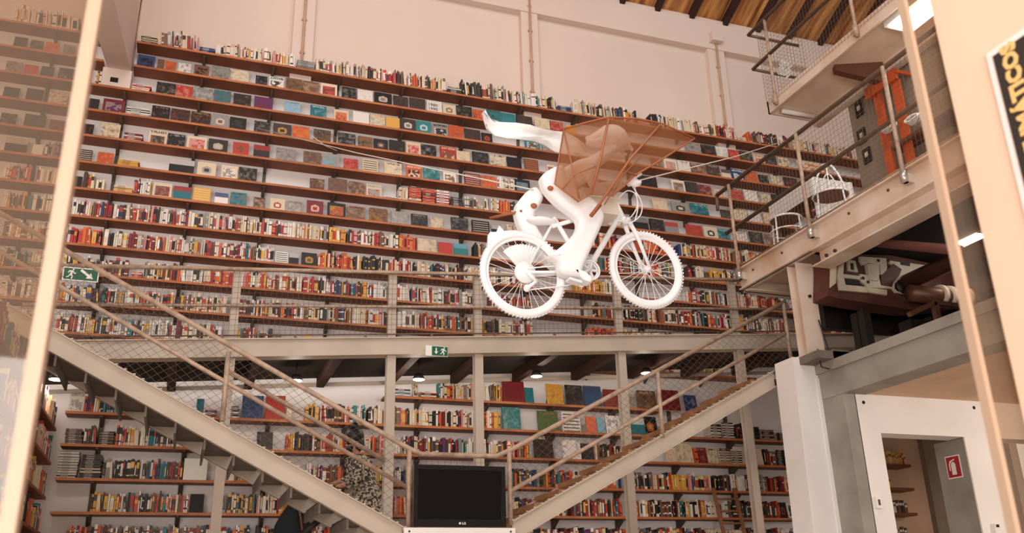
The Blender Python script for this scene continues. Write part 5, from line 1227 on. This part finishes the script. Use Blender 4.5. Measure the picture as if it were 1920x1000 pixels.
for i in range(16):
    for j in range(16):
        u, v = i/15-.5, j/15-.5
        if abs(u)+abs(v) < .55 and rr.random() < .72:
            o_ = Vector((7.8+.02*rr.random(), p.y-u*.30+v*.1, p.z+v*.34-u*.05)); pl.obox(o_, (.01, 0, 0), (0, .021, 0), (0, 0, .023), 'sign_white')
tag(pl.obj('perforated_panel'), 'small white perforated panel behind the upper mesh', 'panel')
m = MB()
bx = PZ(1600, 125, UZ-.05)
m.hexa([(7.72, 8.30, UZ-.02), (8.30, 8.05, UZ-.25), (8.33, 8.15, UZ-.25), (7.76, 8.40, UZ-.02), (7.72, 8.30, UZ+.07), (8.30, 8.05, UZ+.07), (8.33, 8.15, UZ+.07), (7.76, 8.40, UZ+.07)], 'machine_brown'); tag(m.obj('haunch_bracket'), 'dark steel bracket under the topmost walkway', 'bracket')
m = MB(); m.tube([(7.72, 9.5, UZ+.03), (8.27, 9.5, UZ+.03)], .035, 'white_plaster', 10); tag(m.obj('strut_tube'), 'white tube under the end of the topmost walkway', 'tube')
fl = thing('fluorescent_lamp', (7.85, 6.2, UZ-.1), 'lit white fluorescent lamp under the topmost walkway', 'lamp')
m = MB(); m.box((7.66, 4.6, UZ-.03), (8.05, 7.30, UZ+.06), 'sign_white'); m.obj('housing', fl)
for x in (7.72, 7.90): m = MB(); m.box((x, 4.7, UZ-.09), (x+.10, 7.22, UZ-.03), 'glow_tube'); m.obj('tube', fl)
m = MB(); q = PZ(1592, 218, 7.6); m.box((9.0, 8.2, 7.5), (9.3, 8.5, 7.58), 'glow'); 
# square lamp under the gallery
p = PZ(1830, 452, GB+.06); m = MB(); m.box((p.x-.16, p.y-.16, GB+.03), (p.x+.16, p.y+.16, GB+.079), 'glow'); tag(m.obj('ceiling_lamp'), 'small square lit lamp in the dark ceiling under the gallery', 'lamp')
# ------------------------------------------------------------------ old printing press under the gallery
YM_ = 8.05
pr = thing('printing_press', (7.7, 8.1, 4.16), 'old brown printing press with cream plates under the gallery', 'machine')
def Z6(p, dy=0.0): return PY(1540+p[0]/3.846, 440+p[1]/3.846, YM_+dy)
m = MB(); a = PY(1556, 575, YM_); b_ = PY(1590, 484, YM_)
m.prism([Z6((55, 160)), Z6((50, 440)), Z6((120, 460)), Z6((640, 540)), Z6((1000, 520)), Z6((1000, 250)), Z6((500, 150)), Z6((170, 140))], (0, .28, 0), 'machine_red'); m.obj('body', pr)
PLT = [[(75, 182), (112, 180), (106, 350), (70, 380)], [(125, 230), (165, 205), (158, 290), (176, 362), (330, 378), (330, 418), (135, 400), (120, 300)],
       [(190, 180), (246, 190), (265, 272), (198, 262)], [(275, 158), (470, 172), (475, 240), (462, 290), (430, 288), (420, 215), (335, 205), (300, 222), (280, 190)],
       [(160, 285), (290, 300), (290, 325), (165, 312)], [(282, 285), (345, 292), (350, 330), (408, 335), (415, 302), (430, 365), (520, 380), (520, 392), (330, 380), (322, 360), (285, 340)], [(330, 378), (475, 400), (475, 438), (335, 415)],
       [(560, 278), (620, 285), (700, 300), (640, 310), (560, 335), (530, 352), (528, 390), (550, 410), (635, 424), (635, 434), (540, 418), (512, 385), (515, 345)],
       [(480, 185), (570, 200), (640, 206), (760, 222), (760, 250), (690, 262), (600, 290), (560, 300), (580, 250), (500, 212)]]
for P_ in PLT: m = MB(); m.prism([Z6(q, -.03) for q in P_], (0, .03, 0), 'machine_cream'); m.obj('cream_plate', pr)
m = MB(); m.prism([Z6(q, -.05) for q in [(330, 210), (418, 212), (418, 300), (405, 335), (350, 325)]], (0, .05, 0), 'machine_cream'); m.obj('fluted_cover', pr)
for q in [[(210, 205), (232, 208), (237, 255), (214, 252)], [(180, 322), (280, 335), (283, 365), (182, 355)], [(570, 196), (640, 206), (640, 228), (575, 218)], [(430, 300), (520, 210), (580, 250), (560, 300), (520, 345), (510, 378), (435, 362)]]:
    m = MB(); m.prism([Z6(x, -.036) for x in q], (0, .006, 0), 'machine_black' if q[0][0] != 430 else 'machine_red'); m.obj('recess', pr)
for q in ((300, 315), (336, 344), (410, 188), (480, 190), (620, 300)):
    c = Z6(q, -.035); m = MB(); m.tube([c, c-Vector((0, .01, 0))], .018, 'machine_black', 10); m.obj('bolt_hole', pr)
a = Z6((615, 345), -.05); m = MB(); m.tube([a, (a.x, 4.6, a.z)], .095, 'machine_brown', 16); m.obj('feed_pipe', pr)
a = Z6((640, 420), -.18); m = MB(); m.tube([a, (a.x+1.1, a.y, a.z)], .10, 'machine_brown', 20)
for k in range(4): m.tube([(a.x+.42+k*.13, a.y, a.z), (a.x+.47+k*.13, a.y, a.z)], .135, 'soffit_brown', 20)
m.obj('roller', pr)
m = MB(); a = Z6((590, 385), -.04); m.tube([(a.x, a.y, a.z+.02), (a.x, a.y+.02, a.z+.02)], .09, 'machine_black', 18); m.obj('hub_opening', pr)
m = MB(); m.box((8.0, 8.1, 4.161), (8.9, 8.3, 4.7), 'machine_black'); m.obj('base', pr)
for x, y in ((7.3, 8.08), (8.3, 8.08), (7.3, 8.2), (8.3, 8.2)): m = MB(); m.box((x, y, 4.161), (x+.1, y+.1, 4.75), 'machine_black'); m.obj('leg', pr)
m = MB(); a = PY(1705, 590, 7.3); b_ = PY(1752, 568, 7.3); c = PY(1800, 575, 7.3); m.bar(a, b_, .06, .05, 'machine_brown'); m.bar(b_, c, .06, .05, 'machine_brown'); m.box((b_.x-.03, 7.27, 4.16), (b_.x+.03, 7.33, b_.z), 'machine_brown'); tag(m.obj('bent_rail'), 'bent brown metal rail in front of the printing press', 'rail')
m = MB(); m.tube([PY(1640, 455, 7.4), PY(1800, 470, 5.9)], .05, 'machine_red', 12); tag(m.obj('ceiling_pipe'), 'dark pipe running above the printing press', 'pipe')

# ================================================================== THE ENTRANCE DOORS IN FRONT OF THE CAMERA
YD = 1.5
gl = thing('glass_door', (-.7, YD, 0), 'left glass door leaf, out of focus, with a bright pale edge', 'door', 'glass doors at the entrance')
m = MB(); m.box((-1.6, YD-.005, 0), (-.236, YD+.005, 3.4), 'door_glass'); m.obj('pane', gl)
m = MB(); m.box((-.236, YD-.02, 0), (-.214, YD+.02, 3.4), 'frame_edge'); m.obj('edge_strip', gl)
gl = thing('glass_door', (1.7, YD, 0), 'right glass door edge beside the peach wall panel', 'door', 'glass doors at the entrance')
m = MB(); m.box((1.66, YD-.005, 0), (1.78, YD+.005, 3.4), 'door_glass'); m.obj('pane', gl)
m = MB(); m.box((1.645, YD-.012, 0), (1.658, YD+.012, 3.4), 'frame_edge'); m.obj('edge_strip', gl)
XP = 1.72
m = MB(); m.box((XP, -.5, 0), (XP+.2, 1.475, 3.6), 'panel_peach'); struct(m, 'wall_entrance')
po = thing('poster', (XP, 1.2, 2.0), 'black poster with gold lettering on the peach entrance wall', 'poster')
pc = PX(1853, 103, XP)
m = MB(); m.box((XP-.008, pc.y-.45, pc.z-.62), (XP-.001, pc.y, pc.z), 'poster_edge'); m.box((XP-.011, pc.y-.44, pc.z-.61), (XP-.007, pc.y-.018, pc.z-.018), 'poster_black'); m.obj('board', po)
m = MB()
a = PX(1880, 150, XP)
text_mesh(m, 'PNEUMÁTICOS', (XP-.011, a.y-.058, 0), (0, 0, 1), (0, 1, 0), .052, 'gold_letter', .003, .045)
zmax = max(v[2] for v in m.v); zw = PX(1893, 84, XP).z; yv = [v[1] for v in m.v]
m.v = [(v[0], v[1], v[2]-zmax+zw) for v in m.v]
m.obj('lettering', po)
